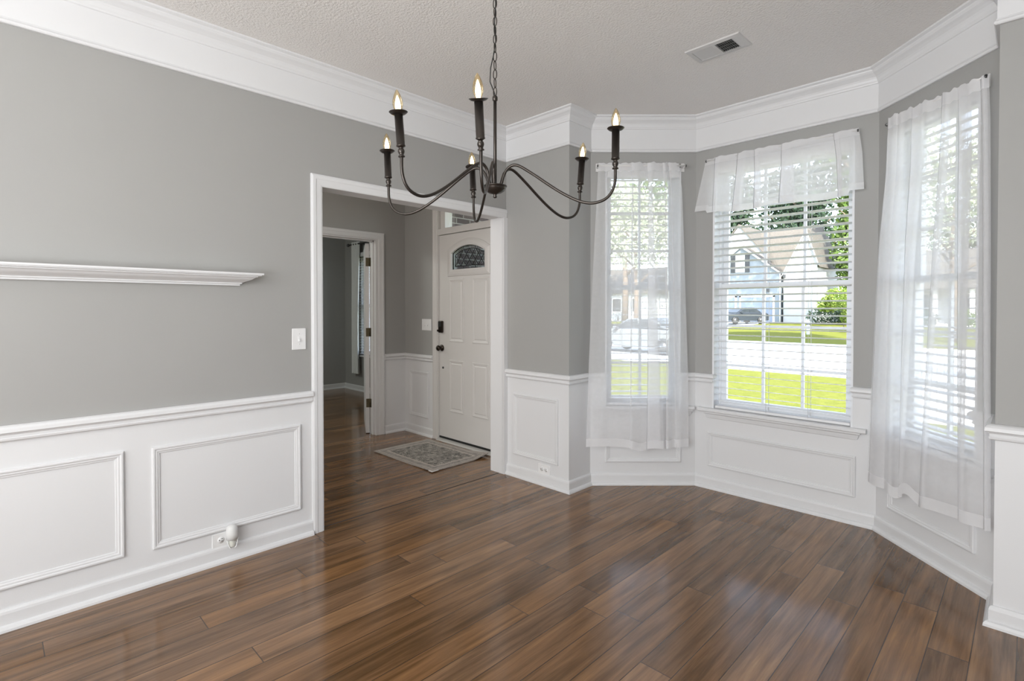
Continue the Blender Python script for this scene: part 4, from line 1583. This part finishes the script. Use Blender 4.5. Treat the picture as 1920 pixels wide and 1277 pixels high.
# cars
def car(loc, rz, col, label, sc=1.0):
    r = empty('car', loc, label, 'car', rz)
    M_paint = simple('car_paint', col, .25, .3, noise=.02)
    def q(fn, name, mat, bevel=0, parent=r):
        mb = MB()
        fn(mb)
        return mb.build(name, mat, parent, bevel)
    prof = [(-2.25, .35), (-2.28, .62), (-2.15, .82), (-1.5, .92), (-.95, 1.0), (.0, 1.02), (1.3, 1.0), (2.0, .96), (2.25, .80), (2.28, .45), (2.2, .30), (1.75, .28), (1.62, .5), (1.35, .6), (1.08, .5), (.95, .27), (-.98, .27), (-1.1, .5), (-1.38, .6), (-1.66, .5), (-1.78, .28)]
    q(lambda m: m.prism(prof, 'y', -.88, .88), 'body', M_paint, .06)
    cab = [(-1.05, .98), (-.35, 1.42), (.75, 1.46), (1.55, 1.00)]
    q(lambda m: m.prism(cab, 'y', -.76, .76), 'cabin', M_paint, .08)
    q(lambda m: (m.prism([(-.90, 1.02), (-.30, 1.37), (.16, 1.40), (.16, 1.02)], 'y', -.775, .775), m.prism([(.24, 1.02), (.24, 1.40), (.70, 1.40), (1.33, 1.02)], 'y', -.775, .775),
                 m.prism([(-1.09, 1.0), (-.40, 1.42), (-.36, 1.40), (-1.02, .99)], 'y', -.66, .66), m.prism([(1.58, 1.02), (.80, 1.45), (.77, 1.42), (1.50, 1.0)], 'y', -.66, .66)), 'side_windows', M_hwin)
    for x in (-1.38, 1.35):
        for y in (-.86, .86):
            w_ = q(lambda m: m.lathe([(0, -.1), (.24, -.1), (.32, -.08), (.33, 0), (.32, .08), (.24, .1), (0, .1)], (0, 0, 0), 20, Matrix.Translation((x, y, .33)) @ Matrix.Rotation(PI / 2, 4, 'X')), 'wheel', M_black)
            q(lambda m: m.lathe([(0, .105), (.2, .103), (.2, -.103), (0, -.105)], (0, 0, 0), 16, Matrix.Translation((x, y, .33)) @ Matrix.Rotation(PI / 2, 4, 'X')), 'hubcap', M_gunmetal, parent=w_)
    for y in (-.62, .62):
        q(lambda m: m.box(-2.30, -2.2, y - .2, y + .2, .62, .76), 'headlight', M_htrim, .02)
        q(lambda m: m.box(-.85, -.68, y * 1.6 - .09, y * 1.6 + .09, .98, 1.10), 'mirror', M_paint, .02)


car((-15.4, 44.6, -.03), math.radians(62), (.035, .042, .052, 1), 'dark gray-blue sedan parked before the garage across the road')
car((-8.6, 16.6, -.51), 0, (.17, .18, .19, 1), 'pale silver car parked on the road behind the left curtain')


# vegetation
def leaf_mat(name, c1, c2):
    m, nt, b = newmat(name)
    g = N(nt, 'ShaderNodeNewGeometry')
    n = N(nt, 'ShaderNodeTexWhiteNoise', noise_dimensions='3D')
    sn = N(nt, 'ShaderNodeVectorMath')
    sn.operation = 'SNAP'
    sn.inputs[1].default_value = (.3, .3, .3)
    nt.links.new(g.outputs['Position'], sn.inputs[0])
    nt.links.new(sn.outputs[0], n.inputs['Vector'])
    mx = N(nt, 'ShaderNodeMix', data_type='RGBA')
    mx.inputs['A'].default_value = c1
    mx.inputs['B'].default_value = c2
    nt.links.new(n.outputs['Value'], mx.inputs['Factor'])
    nt.links.new(mx.outputs['Result'], b.inputs['Base Color'])
    b.inputs['Roughness'].default_value = .6
    tl = N(nt, 'ShaderNodeBsdfTranslucent')
    nt.links.new(mx.outputs['Result'], tl.inputs[0])
    ms = N(nt, 'ShaderNodeMixShader')
    ms.inputs[0].default_value = .35
    nt.links.new(b.outputs[0], ms.inputs[1])
    nt.links.new(tl.outputs[0], ms.inputs[2])
    nt.links.new(ms.outputs[0], nt.nodes['Material Output'].inputs[0])
    return m


L_dark = leaf_mat('dark_evergreen_leaves', (.014, .034, .018, 1), (.035, .07, .028, 1))
L_mid = leaf_mat('mid_green_leaves', (.045, .095, .014, 1), (.12, .18, .032, 1))
L_lime = leaf_mat('bright_green_leaves', (.12, .20, .022, 1), (.26, .32, .06, 1))
L_pale = leaf_mat('overexposed_pale_leaves', (.24, .27, .17, 1), (.50, .52, .40, 1))  # overexposed daylight is put into this paler leaf color
M_bark = simple('tree_bark', (.12, .09, .065, 1), .9, noise=.3, nscale=6)


def crown(mb, blobs, n, size, rnd):
    for (c, r) in blobs:
        k = int(n * (r[0] * r[1]) ** .5)
        for _ in range(k):
            while True:
                d = Vector((rnd.uniform(-1, 1), rnd.uniform(-1, 1), rnd.uniform(-1, 1)))
                if .2 < d.length < 1:
                    break
            d *= .75 + .25 / max(.3, d.length) * rnd.random()
            p = Vector((c[0] + d.x * r[0], c[1] + d.y * r[0], c[2] + d.z * r[1]))
            a = Vector((rnd.gauss(0, 1), rnd.gauss(0, 1), rnd.gauss(0, 1))).normalized()
            b = a.cross(Vector((rnd.gauss(0, 1), rnd.gauss(0, 1), rnd.gauss(0, 1)))).normalized()
            s = size * rnd.uniform(.6, 1.3)
            mb.add([p - a * s, p + b * s * .5, p + a * s, p - b * s * .5], [(0, 1, 2, 3)])


def tree(name, loc, blobs, n, size, lm, label, cat='tree', trunk=None, seed=1, group=None):
    rnd = random.Random(seed)
    r = empty(name, loc, label, cat, group=group)
    mb = MB()
    crown(mb, blobs, n, size, rnd)
    mb.build('foliage', lm, r, recalc=False)
    if trunk:
        h, rad = trunk
        mb = MB()
        mb.tube([(0, 0, -.15), (.05, 0, h * .35), (-.08, .05, h * .7), (.05, 0, h)], [rad, rad * .8, rad * .6, rad * .25], 10)
        for k in range(6):
            a = k * 2.1
            z = h * (.45 + .08 * k)
            mb.tube([(0, 0, z), (math.cos(a) * h * .12, math.sin(a) * h * .12, z + h * .1), (math.cos(a) * h * .22, math.sin(a) * h * .22, z + h * .16)], [rad * .4, rad * .28, rad * .1], 7)
        mb.build('trunk', M_bark, r)


GT = 'trees across the road'
tree('evergreen_tree', (-24.6, 64, 0), [((0, 0, 9), (4.2, 6)), ((.5, 0, 15), (3.2, 4))], 520, .34, L_dark, 'dark evergreen behind the gabled house, left in the middle window', trunk=(14, .4), seed=2, group=GT)
tree('evergreen_tree', (-15.6, 64.5, 0), [((0, 0, 9), (4.2, 6)), ((0, 0, 15), (3.2, 4))], 520, .34, L_dark, 'dark evergreen behind the gabled house, at its roof ridge', trunk=(14, .4), seed=3, group=GT)
tree('evergreen_tree', (-21.0, 74, 0), [((0, 0, 10), (4.5, 6.5)), ((0, 0, 17), (3.4, 4))], 460, .36, L_dark, 'dark evergreen farthest back between the two other evergreens', trunk=(14, .4), seed=4, group=GT)
tree('leafy_tree', (-8.1, 52.6, -.05), [((0, 0, 7.2), (2.5, 4.2)), ((.2, -.6, 4.4), (2.0, 2.4)), ((.5, 0, 10.2), (2.4, 3.2)), ((-.4, 0, 12.5), (2.0, 2.4))], 640, .24, L_mid, 'tall bright leafy tree right of the gabled house', trunk=(10, .3), seed=5, group=GT)
tree('leafy_tree', (-1.5, 66, 0), [((0, 0, 9), (4.2, 5)), ((3, 0, 7), (3.6, 4))], 420, .28, L_mid, 'leafy tree behind the low porch house', trunk=(10, .3), seed=6, group=GT)
tree('leafy_tree', (-25.5, 41.5, 0), [((0, 0, 10), (5, 3.6)), ((2.5, 1, 12), (3.4, 2.8)), ((-3, 0, 9), (3.4, 2.8))], 360, .26, L_mid, 'spreading shade tree on the lawn left of the driveway', trunk=(10, .35), seed=7, group=GT)
tree('leafy_tree', (-15.0, 26.4, -.4), [((0, 0, 6.2), (3.2, 2.2)), ((-1.2, 0, 8.2), (2.4, 2)), ((2.2, .8, 7.2), (2.6, 2))], 650, .17, L_pale, 'street tree at the far curb, behind the left curtain', trunk=(7, .2), seed=8, group=GT)
tree('leafy_tree', (.2, 31, -.35), [((0, 0, 7), (2.6, 2.8)), ((-.8, 0, 9), (2, 2)), ((1.5, 0, 8.6), (2, 2))], 330, .17, L_pale, 'street tree at the far curb, behind the right curtain', trunk=(7, .2), seed=9, group=GT)
tree('leafy_tree', (4.4, 12.2, -.5), [((0, 0, 14.5), (4.2, 3.0)), ((0, .5, 18), (3.6, 2.4)), ((-1.5, 0, 12), (3.0, 1.8))], 1200, .26, L_mid, 'tall street tree in the near yard to the right, out of the window view', trunk=(17, .35), seed=10)
tree('leafy_tree', (-4.5, 37, -.25), [((-4.0, 0, 15.4), (3.6, 4.0)), ((-1.2, 0, 12.2), (2.2, 1.8)), ((.8, 0, 14), (1.8, 2.0))], 620, .24, L_mid, 'tall spreading tree across the road, its crown above the middle window', trunk=(15, .3), seed=14, group=GT)
GB = 'bushes beside the houses across the road'
tree('bush', (-9.6, 48.4, -.05), [((0, 0, .7), (1.7, 1.0)), ((1.9, .2, .7), (1.5, 1.0))], 900, .10, L_dark, 'dark rounded hedge at the right foot of the gabled house', 'bush', seed=11, group=GB)
tree('bush', (-8.0, 45.6, -.05), [((0, 0, 2.2), (1.2, 1.0)), ((-.9, .3, 1.7), (.9, .7)), ((1.2, 0, 1.8), (1.0, .9))], 1100, .11, L_lime, 'bright yellow-green bush above the dark hedge', 'bush', seed=12, group=GB)
tree('sapling', (-6.6, 40.5, -.15), [((0, 0, 1.9), (.75, .8)), ((.2, 0, .9), (.5, .6))], 900, .08, L_lime, 'thin bright sapling on the lawn across the road', 'young tree', trunk=(1.8, .03), seed=13)
for k in range(5):
    tree('bush', (-4.9 + k * 2.3, 45.2, -.05), [((0, 0, .6), (1.0, .8))], 700, .11, (L_mid, L_dark)[k % 2],
         'rounded bush before the columned porch, %s' % ('leftmost of the row', 'second from the left', 'middle of the row', 'second from the right', 'rightmost of the row')[k], 'bush', seed=20 + k, group='bushes before the columned porch')
m = MB()
m.box(-10.4, -5.3, 55.6, 55.68, -.1, 1.9)
tag(m.build('board_fence', simple('brown_fence', (.16, .11, .08, 1), .85, noise=.25, nscale=3)), 'brown board fence behind the bushes across the road', 'fence')
ps = empty('marker_post', (-7.03, 33.7, -.32), 'pale utility marker post on the lawn across the road', 'post')
m = MB()
m.lathe([(0, 0), (.10, 0), (.10, .78), (.085, .86), (.05, .91), (0, .92)], (0, 0, 0), 16)
m.build('post_body', simple('pale_blue_post', (.66, .74, .78, 1), .5, noise=.03), ps)
m = MB()
m.lathe([(.101, .60), (.103, .60), (.103, .68), (.101, .68)], (0, 0, 0), 16)
m.build('post_band', M_gunmetal, ps)


# strappy plants under the bay windows
def strap_plant(loc, n, h, label, seed):
    rnd = random.Random(seed)
    r = empty('strap_leaf_plant', loc, label, 'plant', group='strap-leaved plants under the bay windows')
    mb = MB()
    for _ in range(n):
        a = rnd.uniform(0, 6.28)
        L = h * rnd.uniform(.75, 1.1)
        lean = rnd.uniform(.12, .38)
        u = Vector((math.cos(a), math.sin(a), 0))
        s_ = Vector((-u.y, u.x, 0))
        vs, fs = [], []
        for k in range(8):
            t = k / 7
            p = u * (lean * L * (t ** 1.7) + .03) + Vector((0, 0, L * (t - .28 * t ** 3)))
            wd = .018 * (1 - t ** 2) + .001
            vs += [p - s_ * wd, p + Vector((0, 0, -.004)), p + s_ * wd]
        for k in range(7):
            b = k * 3
            fs += [(b, b + 1, b + 4, b + 3), (b + 1, b + 2, b + 5, b + 4)]
        mb.add(vs, fs, True)
    mb.build('leaf_blades', L_lime, r, recalc=False)


strap_plant((2.02, 2.05, -.5), 26, .98, 'strap-leaved plant outside the right end of the middle window', 31)
strap_plant((1.36, 2.35, -.5), 22, .92, 'strap-leaved plant outside the center of the middle window', 32)
strap_plant((2.68, 1.75, -.5), 30, 1.22, 'tall strap-leaved plant outside the right bay window', 33)
